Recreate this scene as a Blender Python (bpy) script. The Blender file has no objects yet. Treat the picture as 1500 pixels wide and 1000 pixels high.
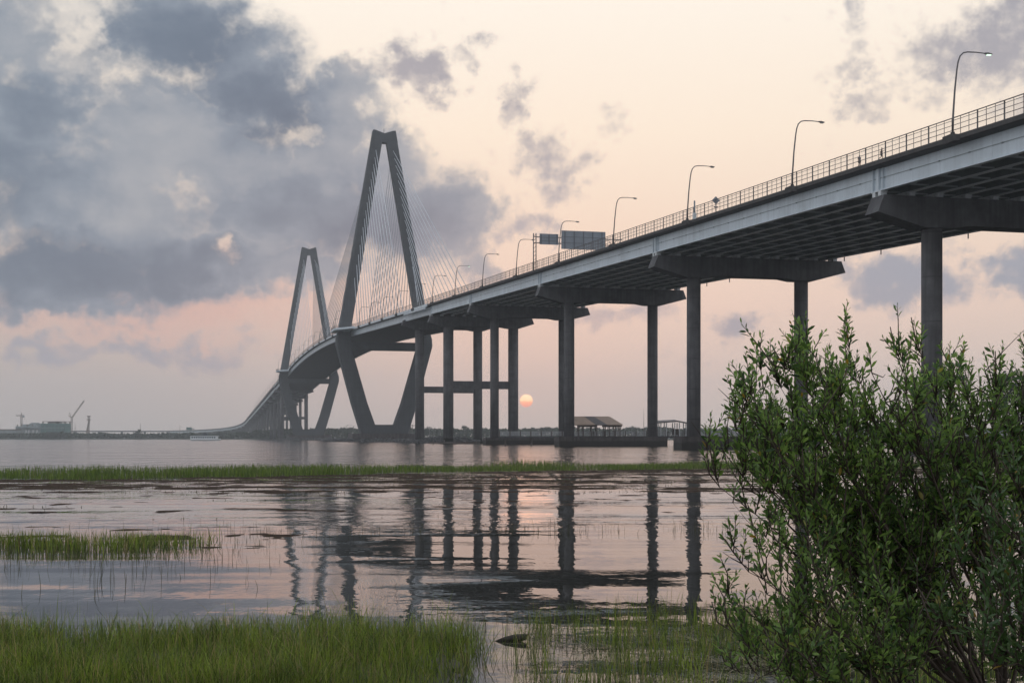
import bpy, math, random
import numpy as np
from mathutils import Vector, Matrix
random.seed(7)
rng = np.random.default_rng(11)
scene = bpy.context.scene
COL = scene.collection
R = math.radians

# ------------------------------------------------------------------ camera
F = 1931.0            # focal length in photo pixels (1500 wide)
HY = 640.5            # row of the horizon
EYE = 2.4
cam_d = bpy.data.cameras.new("camera")
cam_d.sensor_width = 36.0
cam_d.lens = F / 1500.0 * 36.0
cam_d.shift_y = (HY - 500.0) / 1500.0
cam_d.clip_start = 0.1
cam_d.clip_end = 30000
cam = bpy.data.objects.new("camera", cam_d)
COL.objects.link(cam)
cam.location = (0, 0, EYE)
cam.rotation_euler = (R(90), 0, 0)
scene.camera = cam
scene.render.resolution_x, scene.render.resolution_y = 1024, 682

# ------------------------------------------------------------------ world
SUN_EL, SUN_AZ = R(1.6), R(0.62)
world = bpy.data.worlds.new("World")
scene.world = world
world.use_nodes = True
wn, wl = world.node_tree.nodes, world.node_tree.links
wn.clear()


def s2l(c):
    return tuple(((v / 255) / 12.92 if v <= 10 else ((v / 255 + 0.055) / 1.055) ** 2.4) for v in c)


def setin(nt_links, sock, v):
    if hasattr(v, "is_linked"):
        nt_links.new(v, sock)
    else:
        sock.default_value = v


def wmath(op, a, b=None, c=None, clamp=False):
    n = wn.new("ShaderNodeMath"); n.operation = op; n.use_clamp = clamp
    setin(wl, n.inputs[0], a)
    if b is not None: setin(wl, n.inputs[1], b)
    if c is not None: setin(wl, n.inputs[2], c)
    return n.outputs[0]


def wvec(op, a, b=None):
    n = wn.new("ShaderNodeVectorMath"); n.operation = op
    setin(wl, n.inputs[0], a)
    if b is not None: setin(wl, n.inputs[1], b)
    return n.outputs[1] if op in ("LENGTH", "DOT_PRODUCT", "DISTANCE") else n.outputs[0]


def wsmooth(v, lo, hi, a=0.0, b=1.0):
    n = wn.new("ShaderNodeMapRange"); n.interpolation_type = 'SMOOTHSTEP'
    setin(wl, n.inputs[0], v)
    for i, q in enumerate((lo, hi, a, b)): n.inputs[1 + i].default_value = q
    return n.outputs[0]


def wmix(f, a, b):
    n = wn.new("ShaderNodeMix"); n.data_type = 'RGBA'
    setin(wl, n.inputs[0], f)
    for s, v in ((n.inputs[6], a), (n.inputs[7], b)):
        if hasattr(v, "is_linked"): wl.new(v, s)
        else: s.default_value = (*v, 1)
    return n.outputs[2]


def wramp(v, stops):
    n = wn.new("ShaderNodeValToRGB"); setin(wl, n.inputs[0], v)
    e = n.color_ramp.elements
    while len(e) < len(stops): e.new(0.5)
    for el, (p, c) in zip(e, stops):
        el.position = p; el.color = (*c, 1)
    return n.outputs[0]


def wnoise(vec, scale, detail=6, rough=0.55, color=False):
    n = wn.new("ShaderNodeTexNoise"); setin(wl, n.inputs["Vector"], vec)
    n.inputs["Scale"].default_value = scale
    n.inputs["Detail"].default_value = detail
    n.inputs["Roughness"].default_value = rough
    return n.outputs["Color" if color else "Fac"]


def wcomb(x, y, z=0.0):
    n = wn.new("ShaderNodeCombineXYZ")
    for i, v in enumerate((x, y, z)): setin(wl, n.inputs[i], v)
    return n.outputs[0]


def build_sky():
    tc = wn.new("ShaderNodeTexCoord")
    sep = wn.new("ShaderNodeSeparateXYZ"); wl.new(tc.outputs["Generated"], sep.inputs[0])
    x, y, z = sep.outputs
    # azimuth from the view axis and elevation, both in thousandths of F
    az = wmath('MULTIPLY', wmath('ARCTAN2', x, y), F)
    hyp = wmath('SQRT', wmath('ADD', wmath('MULTIPLY', x, x), wmath('MULTIPLY', y, y)))
    hyp = wmath('MAXIMUM', hyp, 0.05)
    el = wmath('MULTIPLY', wmath('DIVIDE', z, hyp), F)
    P = wcomb(az, el)

    def conv(px, py):
        dx = px - 750.0
        return math.atan(dx / F) * F, (HY - py) * F / math.hypot(F, dx)

    # ---- clear sky by elevation
    elr = wmath('DIVIDE', wmath('MAXIMUM', el, 0.0), 1931.0, clamp=True)
    L = s2l
    clear = wramp(elr, [(0.0, L((200, 186, 178))), (0.035, L((213, 195, 185))), (0.10, L((233, 207, 192))),
                        (0.16, L((241, 218, 199))), (0.23, L((250, 233, 214))), (0.33, L((253, 243, 230))),
                        (0.55, L((238, 238, 240))), (1.0, L((208, 218, 232)))])
    left = wmath('MULTIPLY', wsmooth(az, 150.0, -750.0), wsmooth(el, 420, 60))
    clear = wmix(wmath('MULTIPLY', left, 0.52), clear, L((146, 147, 150)))
    # pink band low on the left, under the cloud base
    def blob(p, px, py, rx, ry, soft=0.25):
        cx, cy = conv(px, py)
        v = wvec('MULTIPLY', wvec('SUBTRACT', p, (cx, cy, 0)), (1.0 / rx, 1.0 / ry, 0))
        return wsmooth(wvec('LENGTH', v), 1.0 + soft, soft * 0.3)

    def union(items):
        acc = None
        for it in items:
            b = blob(Pw, *it[:4]) if len(it) == 4 else wmath('MULTIPLY', blob(Pw, *it[:4]), it[4])
            acc = b if acc is None else wmath('MAXIMUM', acc, b)
        return acc

    # domain warp
    n1 = wnoise(P, 0.0065, 4, 0.6, True)
    n2 = wnoise(P, 0.024, 5, 0.62, True)
    w1 = wvec('MULTIPLY', wvec('SUBTRACT', n1, (0.5, 0.5, 0.5)), (190, 150, 0))
    w2 = wvec('MULTIPLY', wvec('SUBTRACT', n2, (0.5, 0.5, 0.5)), (95, 80, 0))
    Pw = wvec('ADD', P, wvec('ADD', w1, w2))
    fb = wnoise(P, 0.016, 8, 0.6)
    fbl = wnoise(wvec('MULTIPLY', P, (0.55, 1.0, 1.0)), 0.0085, 6, 0.55)
    fbf = wnoise(P, 0.045, 6, 0.6)

    pink = blob(Pw, 230, 440, 330, 75)
    clear = wmix(wmath('MULTIPLY', pink, 0.75), clear, L((214, 172, 162)))

    # ---- the great cloud bank on the left
    cover = union([(20, 130, 190, 260), (-250, 200, 300, 320), (250, 40, 170, 120), (370, 120, 150, 120), (490, 170, 115, 110),
                   (520, 120, 60, 60), (150, 300, 280, 160), (430, 300, 230, 140), (600, 320, 150, 105), (660, 330, 95, 75),
                   (560, 250, 110, 90), (110, 400, 240, 62), (330, 370, 230, 68), (70, 440, 140, 30, 0.8),
                   (690, 385, 60, 50, 0.8), (230, 200, 190, 120), (330, 230, 150, 110), (100, 60, 120, 120, 0.8), (480, 230, 110, 120), (300, 400, 190, 60), (410, 395, 170, 55), (120, 425, 200, 50), (340, 415, 170, 40, 0.9)])
    cov = wmath('ADD', cover, wmath('MULTIPLY', wmath('SUBTRACT', fb, 0.5), 0.6))
    cov = wmath('ADD', cov, wmath('MULTIPLY', wmath('SUBTRACT', fbf, 0.5), 0.35))
    a_bank = wsmooth(cov, 0.08, 0.82)
    # openings that let the bright sky through
    holes = union([(128, 40, 42, 75, 0.85), (60, 95, 60, 45, 0.5), (438, 182, 60, 30, 0.72), (275, 262, 50, 30, 0.62), (345, 374, 34, 30, 0.95),
                   (175, 432, 55, 20, 0.55), (735, 330, 40, 40, 0.6), (245, 165, 60, 24, 0.35)])
    hol = wsmooth(wmath('ADD', holes, wmath('MULTIPLY', wmath('SUBTRACT', fb, 0.5), 1.3)), 0.22, 1.15)
    a_bank = wmath('MULTIPLY', a_bank, wmath('SUBTRACT', 1.0, wmath('MULTIPLY', hol, 0.78)))
    dark = union([(270, 60, 150, 105), (390, 130, 130, 75), (60, 150, 95, 90, 0.7), (20, 260, 120, 110, 0.8), (70, 390, 230, 65),
                  (300, 385, 190, 55, 0.85), (560, 330, 140, 90, 0.8), (380, 300, 160, 50, 0.55), (-250, 200, 260, 300, 0.8)])
    dk = wmath('ADD', wmath('MULTIPLY', dark, 0.62), wmath('MULTIPLY', wmath('SUBTRACT', fbl, 0.24), 1.1))
    dk = wmath('ADD', dk, wmath('MULTIPLY', wmath('SUBTRACT', fb, 0.5), 0.3))
    bank_c = wramp(wmath('MULTIPLY', dk, 1.0, clamp=True),
                   [(0.0, L((190, 184, 183))), (0.22, L((160, 165, 173))), (0.5, L((131, 143, 158))), (0.8, L((107, 122, 140))), (1.0, L((97, 113, 132)))])
    col = wmix(a_bank, clear, bank_c)

    # ---- loose clouds on the right
    loose = union([(605, 92, 62, 58), (690, 88, 60, 30, 0.6), (750, 140, 40, 50, 0.62), (810, 235, 75, 70, 0.75), (780, 205, 50, 40, 0.7),
                   (885, 175, 60, 30, 0.42), (770, 330, 60, 40, 0.7), (1260, 20, 40, 70, 0.55), (1235, 95, 70, 32, 0.62),
                   (1270, 140, 75, 38, 0.68), (1455, 75, 150, 90, 0.95), (1500, 30, 120, 80, 0.9), (1650, 120, 200, 120, 0.9),
                   (1320, 420, 130, 55, 1.05), (1490, 395, 80, 60, 1.05), (1082, 474, 55, 38, 0.95), (910, 465, 120, 38, 0.7), (1230, 400, 60, 30, 0.8),
                   (1420, 340, 60, 30, 0.5), (200, 505, 230, 26, 0.8), (60, 502, 80, 24, 0.9), (640, 590, 30, 30, 0.3), (1000, 525, 90, 24, 0.35)])
    lv = wmath('ADD', loose, wmath('MULTIPLY', wmath('SUBTRACT', fb, 0.5), 1.25))
    lv = wmath('ADD', lv, wmath('MULTIPLY', wmath('SUBTRACT', fbf, 0.5), 0.85))
    a_l = wmath('MULTIPLY', wsmooth(lv, 0.16, 1.02), 0.97)
    lc = wramp(elr, [(0.0, L((168, 158, 162))), (0.06, L((158, 158, 168))), (0.12, L((152, 158, 172))), (0.24, L((166, 163, 170))), (0.33, L((158, 158, 168)))])
    col = wmix(a_l, col, lc)
    # broken deck over the rest of the dome (sides, behind, overhead)
    away = wmath('MAXIMUM', wsmooth(wmath('ABSOLUTE', az), 900, 1500), wsmooth(el, 720, 1100))
    gen = wnoise(tc.outputs["Generated"], 3.2, 6, 0.55)
    back_c = wramp(wsmooth(gen, 0.34, 0.68), [(0.0, L((186, 198, 216))), (1.0, L((246, 249, 253)))])
    col = wmix(wmath('MULTIPLY', away, 0.85), col, back_c)
    # the sun's dim disc, orange at its lower edge
    sd = (math.sin(SUN_AZ) * math.cos(SUN_EL), math.cos(SUN_AZ) * math.cos(SUN_EL), math.sin(SUN_EL))
    sx, sy = math.atan2(sd[0], sd[1]) * F, math.tan(SUN_EL) * F
    sr = wvec('LENGTH', wvec('SUBTRACT', P, (sx, sy, 0)))
    disc = wsmooth(sr, 10.0, 8.6)
    halo = wmath('MULTIPLY', wmath('POWER', wsmooth(sr, 420.0, 0.0), 3.0), 0.16)
    col = wmix(halo, col, L((238, 190, 165)))
    sunc = wramp(wmath('DIVIDE', wmath('ADD', wmath('SUBTRACT', el, sy), 10.0), 20.0, clamp=True),
                 [(0.0, (1.1, 0.36, 0.22)), (0.38, (1.5, 0.55, 0.28)), (0.55, (1.7, 1.05, 0.55)), (1.0, (1.7, 1.15, 0.7))])
    col = wmix(disc, col, sunc)

    nish = wn.new("ShaderNodeTexSky"); nish.sky_type = 'NISHITA'
    nish.sun_disc = False
    nish.sun_elevation = SUN_EL; nish.sun_rotation = SUN_AZ
    nish.air_density = 1.5; nish.dust_density = 3.0; nish.ozone_density = 1.0
    b1 = wn.new("ShaderNodeBackground"); wl.new(nish.outputs[0], b1.inputs[0]); b1.inputs[1].default_value = 0.012
    b2 = wn.new("ShaderNodeBackground"); wl.new(col, b2.inputs[0]); b2.inputs[1].default_value = 1.04
    add = wn.new("ShaderNodeAddShader"); wl.new(b1.outputs[0], add.inputs[0]); wl.new(b2.outputs[0], add.inputs[1])
    out = wn.new("ShaderNodeOutputWorld"); wl.new(add.outputs[0], out.inputs[0])


build_sky()
world.cycles.sampling_method = 'MANUAL'
world.cycles.sample_map_resolution = 1024

# sun: nearly drowned in haze
sun_d = bpy.data.lights.new("sun", 'SUN')
sun_d.energy = 0.0014
sun_d.angle = R(2.5)
sun_d.color = (1.0, 0.42, 0.2)
sun = bpy.data.objects.new("sun", sun_d)
COL.objects.link(sun)
sdir = Vector((math.sin(SUN_AZ) * math.cos(SUN_EL), math.cos(SUN_AZ) * math.cos(SUN_EL), math.sin(SUN_EL)))
sun.rotation_euler = (-sdir).to_track_quat('-Z', 'Y').to_euler()
sun.location = sdir * 300

vs = scene.view_settings
scene.display_settings.display_device = 'sRGB'
vs.view_transform = 'Standard'; vs.look = 'None'; vs.exposure = 0.0; vs.gamma = 1.0
vs.use_curve_mapping = False
scene.render.engine = 'CYCLES'
scene.cycles.use_denoising = True
scene.cycles.max_bounces = 7
scene.cycles.transparent_max_bounces = 12
scene.cycles.volume_bounces = 2

# ------------------------------------------------------------------ materials
MATS = {}


def mat(name, base, rough=0.8, var=0.25, scale=1.0, detail=5, metal=0.0, bump=0.0, spec=0.4, streak=0.0, dark=None, coord='Object', bands=None, tide=None):
    m = bpy.data.materials.new(name); m.use_nodes = True
    nt = m.node_tree; nt.nodes.clear(); N, Lk = nt.nodes, nt.links
    out = N.new("ShaderNodeOutputMaterial"); b = N.new("ShaderNodeBsdfPrincipled"); Lk.new(b.outputs[0], out.inputs[0])
    tc = N.new("ShaderNodeTexCoord")
    no = N.new("ShaderNodeTexNoise"); no.inputs["Scale"].default_value = scale; no.inputs["Detail"].default_value = detail
    no.inputs["Roughness"].default_value = 0.62
    Lk.new(tc.outputs[coord], no.inputs["Vector"])
    rp = N.new("ShaderNodeValToRGB"); Lk.new(no.outputs["Fac"], rp.inputs[0])
    d = dark if dark else tuple(c * (1 - var) for c in base)
    rp.color_ramp.elements[0].position = 0.3; rp.color_ramp.elements[0].color = (*d, 1)
    rp.color_ramp.elements[1].position = 0.72; rp.color_ramp.elements[1].color = (*tuple(min(1, c * (1 + var * 0.5)) for c in base), 1)
    colr = rp.outputs[0]
    if streak:
        mp = N.new("ShaderNodeMapping"); mp.inputs["Scale"].default_value = (1.3, 1.3, 0.06)
        Lk.new(tc.outputs[coord], mp.inputs[0])
        n2 = N.new("ShaderNodeTexNoise"); n2.inputs["Scale"].default_value = 1.2; n2.inputs["Detail"].default_value = 6; Lk.new(mp.outputs[0], n2.inputs["Vector"])
        mr = N.new("ShaderNodeMapRange"); Lk.new(n2.outputs["Fac"], mr.inputs[0])
        mr.inputs[1].default_value = 0.42; mr.inputs[2].default_value = 0.72; mr.inputs[3].default_value = 0.0; mr.inputs[4].default_value = streak
        mx = N.new("ShaderNodeMix"); mx.data_type = 'RGBA'
        Lk.new(mr.outputs[0], mx.inputs[0]); Lk.new(colr, mx.inputs[6]); mx.inputs[7].default_value = (*tuple(c * 0.42 for c in base), 1)
        colr = mx.outputs[2]
    if bands:     # formwork lift joints every few metres of height
        sp = N.new("ShaderNodeSeparateXYZ"); Lk.new(tc.outputs[coord], sp.inputs[0])
        md = N.new("ShaderNodeMath"); md.operation = 'PINGPONG'; Lk.new(sp.outputs[2], md.inputs[0]); md.inputs[1].default_value = bands / 2
        lt = N.new("ShaderNodeMath"); lt.operation = 'LESS_THAN'; Lk.new(md.outputs[0], lt.inputs[0]); lt.inputs[1].default_value = 0.09
        ml = N.new("ShaderNodeMath"); ml.operation = 'MULTIPLY'; Lk.new(lt.outputs[0], ml.inputs[0]); ml.inputs[1].default_value = 0.6
        mx = N.new("ShaderNodeMix"); mx.data_type = 'RGBA'
        Lk.new(ml.outputs[0], mx.inputs[0]); Lk.new(colr, mx.inputs[6]); mx.inputs[7].default_value = (*tuple(c * 0.5 for c in base), 1)
        colr = mx.outputs[2]
    if tide:      # wet, weed-dark band at the waterline
        sp = N.new("ShaderNodeSeparateXYZ"); Lk.new(tc.outputs[coord], sp.inputs[0])
        ad = N.new("ShaderNodeMath"); ad.operation = 'MULTIPLY_ADD'; Lk.new(no.outputs["Fac"], ad.inputs[0]); ad.inputs[1].default_value = -1.4; Lk.new(sp.outputs[2], ad.inputs[2])
        mr = N.new("ShaderNodeMapRange"); Lk.new(ad.outputs[0], mr.inputs[0])
        mr.inputs[1].default_value = tide - 0.75; mr.inputs[2].default_value = tide - 0.35; mr.inputs[3].default_value = 0.85; mr.inputs[4].default_value = 0.0
        mx = N.new("ShaderNodeMix"); mx.data_type = 'RGBA'
        Lk.new(mr.outputs[0], mx.inputs[0]); Lk.new(colr, mx.inputs[6]); mx.inputs[7].default_value = (0.03, 0.028, 0.024, 1)
        colr = mx.outputs[2]
    Lk.new(colr, b.inputs["Base Color"])
    b.inputs["Roughness"].default_value = rough; b.inputs["Metallic"].default_value = metal
    b.inputs["Specular IOR Level"].default_value = spec
    if bump:
        bp = N.new("ShaderNodeBump"); bp.inputs["Strength"].default_value = 0.6; bp.inputs["Distance"].default_value = bump
        Lk.new(no.outputs["Fac"], bp.inputs["Height"]); Lk.new(bp.outputs[0], b.inputs["Normal"])
    MATS[name] = m
    return m


def leaf_mat(name, c1, c2, trans=0.35, rough=0.5, c3=None, c3pos=0.97, lo=(0.55, 0.6, 0.6), hi=(1.1, 1.05, 0.9), vs_=1.6):
    m = bpy.data.materials.new(name); m.use_nodes = True
    nt = m.node_tree; nt.nodes.clear(); N, Lk = nt.nodes, nt.links
    out = N.new("ShaderNodeOutputMaterial"); b = N.new("ShaderNodeBsdfPrincipled")
    g = N.new("ShaderNodeNewGeometry")
    rp = N.new("ShaderNodeValToRGB"); Lk.new(g.outputs["Random Per Island"], rp.inputs[0])
    rp.color_ramp.elements[0].color = (*c1, 1); rp.color_ramp.elements[1].color = (*c2, 1)
    if c3:
        rp.color_ramp.elements[1].position = c3pos - 0.02
        e = rp.color_ramp.elements.new(c3pos); e.color = (*c3, 1)
    tc = N.new("ShaderNodeTexCoord"); no = N.new("ShaderNodeTexNoise"); no.inputs["Scale"].default_value = vs_; Lk.new(tc.outputs["Object"], no.inputs["Vector"])
    mx = N.new("ShaderNodeMix"); mx.data_type = 'RGBA'; mx.blend_type = 'MULTIPLY'; mx.inputs[0].default_value = 0.7
    r2 = N.new("ShaderNodeValToRGB"); Lk.new(no.outputs["Fac"], r2.inputs[0])
    r2.color_ramp.elements[0].position = 0.35; r2.color_ramp.elements[0].color = (*lo, 1)
    r2.color_ramp.elements[1].position = 0.65; r2.color_ramp.elements[1].color = (*hi, 1)
    Lk.new(rp.outputs[0], mx.inputs[6]); Lk.new(r2.outputs[0], mx.inputs[7])
    Lk.new(mx.outputs[2], b.inputs["Base Color"]); b.inputs["Roughness"].default_value = rough
    t = N.new("ShaderNodeBsdfTranslucent"); Lk.new(mx.outputs[2], t.inputs[0])
    ms = N.new("ShaderNodeMixShader"); ms.inputs[0].default_value = trans
    Lk.new(b.outputs[0], ms.inputs[1]); Lk.new(t.outputs[0], ms.inputs[2]); Lk.new(ms.outputs[0], out.inputs[0])
    MATS[name] = m
    return m


mat('concrete', (0.134, 0.129, 0.132), 0.85, 0.38, 0.35, streak=0.7, bump=0.02, bands=6.0, tide=1.9)
mat('concrete_plain', (0.118, 0.116, 0.12), 0.85, 0.35, 0.5, streak=0.6, bump=0.02)
mat('concrete_dark', (0.095, 0.082, 0.08), 0.9, 0.5, 0.7, streak=0.8, bump=0.03, tide=1.3)
mat('tower_concrete', (0.078, 0.083, 0.088), 0.85, 0.2, 0.2, streak=0.35, bands=5.0)
mat('deck_concrete', (0.10, 0.10, 0.10), 0.9, 0.2, 0.8)
mat('fascia_concrete', (0.085, 0.078, 0.076), 0.9, 0.3, 0.8, streak=0.3)
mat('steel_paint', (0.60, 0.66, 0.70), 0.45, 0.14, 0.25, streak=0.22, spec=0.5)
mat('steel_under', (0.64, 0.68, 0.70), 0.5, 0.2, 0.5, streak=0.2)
mat('steel_web_shaded', (0.26, 0.30, 0.30), 0.5, 0.2, 0.5, streak=0.2)  # shade between the inner girders put into the web colour
mat('steel_flange_lit', (0.80, 0.83, 0.84), 0.5, 0.12, 0.5, streak=0.15)  # same paint, lightened to stand in for light off the water
mat('bearing_steel', (0.66, 0.68, 0.68), 0.5, 0.2, 2.0)
mat('rail_metal', (0.10, 0.088, 0.085), 0.55, 0.2, 3.0)
mat('lamp_metal', (0.13, 0.12, 0.12), 0.5, 0.2, 2.0, metal=0.3)
mat('cable', (0.55, 0.57, 0.60), 0.5, 0.1, 0.5)
mat('sign_back', (0.20, 0.22, 0.245), 0.5, 0.15, 0.6, metal=0.2)
mat('sign_bar', (0.10, 0.105, 0.12), 0.6, 0.1, 1.0)
mat('sign_green', (0.02, 0.10, 0.08), 0.5, 0.1, 1.0)
mat('rock', (0.10, 0.10, 0.10), 0.95, 0.45, 0.6, bump=0.1)
mat('mud', (0.045, 0.035, 0.026), 0.6, 0.5, 3.0, bump=0.02)
mat('bank_soil', (0.06, 0.05, 0.03), 0.95, 0.45, 4.0, bump=0.03)
mat('far_land', (0.05, 0.06, 0.04), 0.95, 0.4, 0.05)
mat('bark', (0.075, 0.055, 0.042), 0.9, 0.4, 18.0, bump=0.004)
mat('log_bark', (0.05, 0.042, 0.034), 0.9, 0.5, 12.0, bump=0.015)
mat('roof_metal', (0.42, 0.31, 0.24), 0.6, 0.12, 0.6, streak=0.2)
mat('roof_dark', (0.16, 0.145, 0.14), 0.7, 0.15, 0.6)
mat('timber', (0.13, 0.11, 0.10), 0.85, 0.3, 2.0)
mat('pale_timber', (0.45, 0.46, 0.47), 0.8, 0.2, 1.0)
mat('boat_white', (0.75, 0.76, 0.76), 0.45, 0.08, 0.5)
mat('boat_glass', (0.03, 0.05, 0.07), 0.15, 0.1, 1.0)
mat('boat_dark', (0.06, 0.07, 0.08), 0.6, 0.2, 1.0)
mat('crane_steel', (0.22, 0.17, 0.14), 0.6, 0.2, 1.0)
mat('site_concrete', (0.30, 0.33, 0.33), 0.9, 0.25, 0.2)
mat('site_green', (0.10, 0.19, 0.17), 0.85, 0.25, 0.15)
mat('site_glass', (0.08, 0.13, 0.12), 0.3, 0.2, 0.3)
mat('site_white', (0.6, 0.6, 0.6), 0.8, 0.2, 0.4)
mat('skin', (0.32, 0.19, 0.13), 0.6, 0.1, 5.0)
mat('shirt_dark', (0.06, 0.035, 0.035), 0.9, 0.2, 6.0)
mat('shirt_grey', (0.13, 0.13, 0.15), 0.9, 0.2, 6.0)
mat('shorts_dark', (0.05, 0.05, 0.06), 0.9, 0.2, 6.0)
mat('hair', (0.02, 0.015, 0.012), 0.7, 0.2, 20.0)
mat('shoe', (0.4, 0.4, 0.42), 0.7, 0.2, 10.0)
mat('wrack', (0.06, 0.042, 0.032), 1.0, 0.6, 2.5, spec=0.02)
leaf_mat('bush_leaf', (0.035, 0.085, 0.026), (0.30, 0.46, 0.11), 0.48, 0.42, (0.34, 0.20, 0.03), 0.9985)
leaf_mat('bush_leaf_pale', (0.045, 0.095, 0.03), (0.11, 0.19, 0.055), 0.35, 0.42, (0.36, 0.22, 0.03), 0.998)
leaf_mat('grass_blade', (0.032, 0.06, 0.008), (0.27, 0.36, 0.045), 0.35, 0.55, (0.34, 0.27, 0.12), 0.87, (0.45, 0.46, 0.4), (1.2, 1.15, 0.9), 2.6)
leaf_mat('grass_far', (0.055, 0.095, 0.014), (0.19, 0.27, 0.04), 0.3, 0.6, (0.16, 0.14, 0.06), 0.95)
leaf_mat('stalk_dry', (0.04, 0.04, 0.015), (0.13, 0.12, 0.05), 0.2, 0.7)
leaf_mat('reed_dead', (0.10, 0.085, 0.05), (0.36, 0.30, 0.20), 0.1, 0.7)
leaf_mat('far_leaf', (0.02, 0.035, 0.016), (0.05, 0.07, 0.03), 0.2, 0.7)


def emission_mat(name, col, strength):
    m = bpy.data.materials.new(name); m.use_nodes = True
    nt = m.node_tree; nt.nodes.clear()
    e = nt.nodes.new("ShaderNodeEmission"); e.inputs[0].default_value = (*col, 1); e.inputs[1].default_value = strength
    o = nt.nodes.new("ShaderNodeOutputMaterial"); nt.links.new(e.outputs[0], o.inputs[0])
    MATS[name] = m


emission_mat('lamp_lit', (0.7, 1.0, 0.75), 1.6)
mat('lamp_lens', (0.3, 0.3, 0.28), 0.3, 0.1, 2.0)


def mesh_net_mat():
    m = bpy.data.materials.new('wire_mesh'); m.use_nodes = True
    nt = m.node_tree; nt.nodes.clear(); N, Lk = nt.nodes, nt.links
    o = N.new("ShaderNodeOutputMaterial"); b = N.new("ShaderNodeBsdfPrincipled"); b.inputs["Base Color"].default_value = (0.3, 0.3, 0.31, 1); b.inputs["Roughness"].default_value = 0.6
    t = N.new("ShaderNodeBsdfTransparent"); ms = N.new("ShaderNodeMixShader"); ms.inputs[0].default_value = 0.13
    Lk.new(t.outputs[0], ms.inputs[1]); Lk.new(b.outputs[0], ms.inputs[2]); Lk.new(ms.outputs[0], o.inputs[0])
    MATS['wire_mesh'] = m


mesh_net_mat()


def water_mat():
    m = bpy.data.materials.new('water'); m.use_nodes = True
    nt = m.node_tree; nt.nodes.clear(); N, Lk = nt.nodes, nt.links
    out = N.new("ShaderNodeOutputMaterial"); b = N.new("ShaderNodeBsdfPrincipled"); Lk.new(b.outputs[0], out.inputs[0])
    g = N.new("ShaderNodeNewGeometry"); sp = N.new("ShaderNodeSeparateXYZ"); Lk.new(g.outputs["Position"], sp.inputs[0])

    def mth(op, a, b_=None):
        n = N.new("ShaderNodeMath"); n.operation = op; setin(Lk, n.inputs[0], a)
        if b_ is not None: setin(Lk, n.inputs[1], b_)
        return n.outputs[0]

    def mr(v, a, b_, c, d):
        n = N.new("ShaderNodeMapRange"); n.interpolation_type = 'SMOOTHSTEP'; setin(Lk, n.inputs[0], v)
        for i, q in enumerate((a, b_, c, d)): n.inputs[i + 1].default_value = q
        return n.outputs[0]

    def noise(sc, rot, scale, detail, rough=0.5):
        mp = N.new("ShaderNodeMapping"); mp.inputs["Scale"].default_value = sc; mp.inputs["Rotation"].default_value = (0, 0, rot)
        Lk.new(g.outputs["Position"], mp.inputs[0])
        n = N.new("ShaderNodeTexNoise"); n.inputs["Scale"].default_value = scale; n.inputs["Detail"].default_value = detail; n.inputs["Roughness"].default_value = rough
        Lk.new(mp.outputs[0], n.inputs["Vector"]); return n.outputs["Fac"]
    far = mr(sp.outputs[1], 62, 92, 0, 1)
    mid = mr(sp.outputs[1], 22, 48, 0, 1)
    swell = noise((0.16, 1.0, 1), 0.08, 0.55, 1.0)
    rip = noise((0.35, 1.0, 1), -0.05, 2.2, 2.5)
    tiny = noise((0.5, 1.0, 1), 0.1, 9.0, 2.0)
    patch = mr(noise((0.4, 1.0, 1), 0.0, 0.16, 3.0), 0.45, 0.62, 0.0, 1.0)
    big = noise((0.4, 1.0, 1), 0.03, 0.35, 4.0, 0.65)
    h = mth('MULTIPLY', swell, 0.030)
    h = mth('ADD', h, mth('MULTIPLY', rip, mth('ADD', 0.0028, mth('MULTIPLY', mid, 0.0085))))
    h = mth('ADD', h, mth('MULTIPLY', mth('MULTIPLY', tiny, patch), 0.0022))
    h = mth('ADD', h, mth('MULTIPLY', mth('MULTIPLY', big, far), 0.11))
    h = mth('ADD', h, mth('MULTIPLY', mth('MULTIPLY', rip, far), 0.05))
    wob = mth('ADD', noise((1.0, 0.42, 1), 0.15, 0.8, 4.0, 0.6), mth('MULTIPLY', noise((1.0, 0.5, 1), -0.3, 0.27, 2.0), 0.8))
    h = mth('ADD', h, mth('MULTIPLY', wob, mth('ADD', 0.014, mth('MULTIPLY', mid, 0.020))))
    slick = mr(noise((0.30, 1.0, 1), 0.05, 0.10, 3.0), 0.38, 0.64, 0.25, 1.25)
    h = mth('MULTIPLY', h, slick)
    grain = noise((1.0, 0.13, 1), 0.0, 0.5, 3.0, 0.6)
    h = mth('ADD', h, mth('MULTIPLY', mth('MULTIPLY', grain, far), 0.45))
    bp = N.new("ShaderNodeBump"); bp.inputs["Strength"].default_value = 1.0; bp.inputs["Distance"].default_value = 1.0
    Lk.new(h, bp.inputs["Height"]); Lk.new(bp.outputs[0], b.inputs["Normal"])
    Lk.new(mth('ADD', mth('MULTIPLY', far, 0.09), mth('ADD', 0.008, mth('MULTIPLY', patch, 0.02))), b.inputs["Roughness"])
    b.inputs["Base Color"].default_value = (0.022, 0.022, 0.018, 1)
    b.inputs["IOR"].default_value = 1.33
    b.inputs["Specular IOR Level"].default_value = 0.5
    MATS['water'] = m


water_mat()

# ------------------------------------------------------------------ mesh helpers


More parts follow.
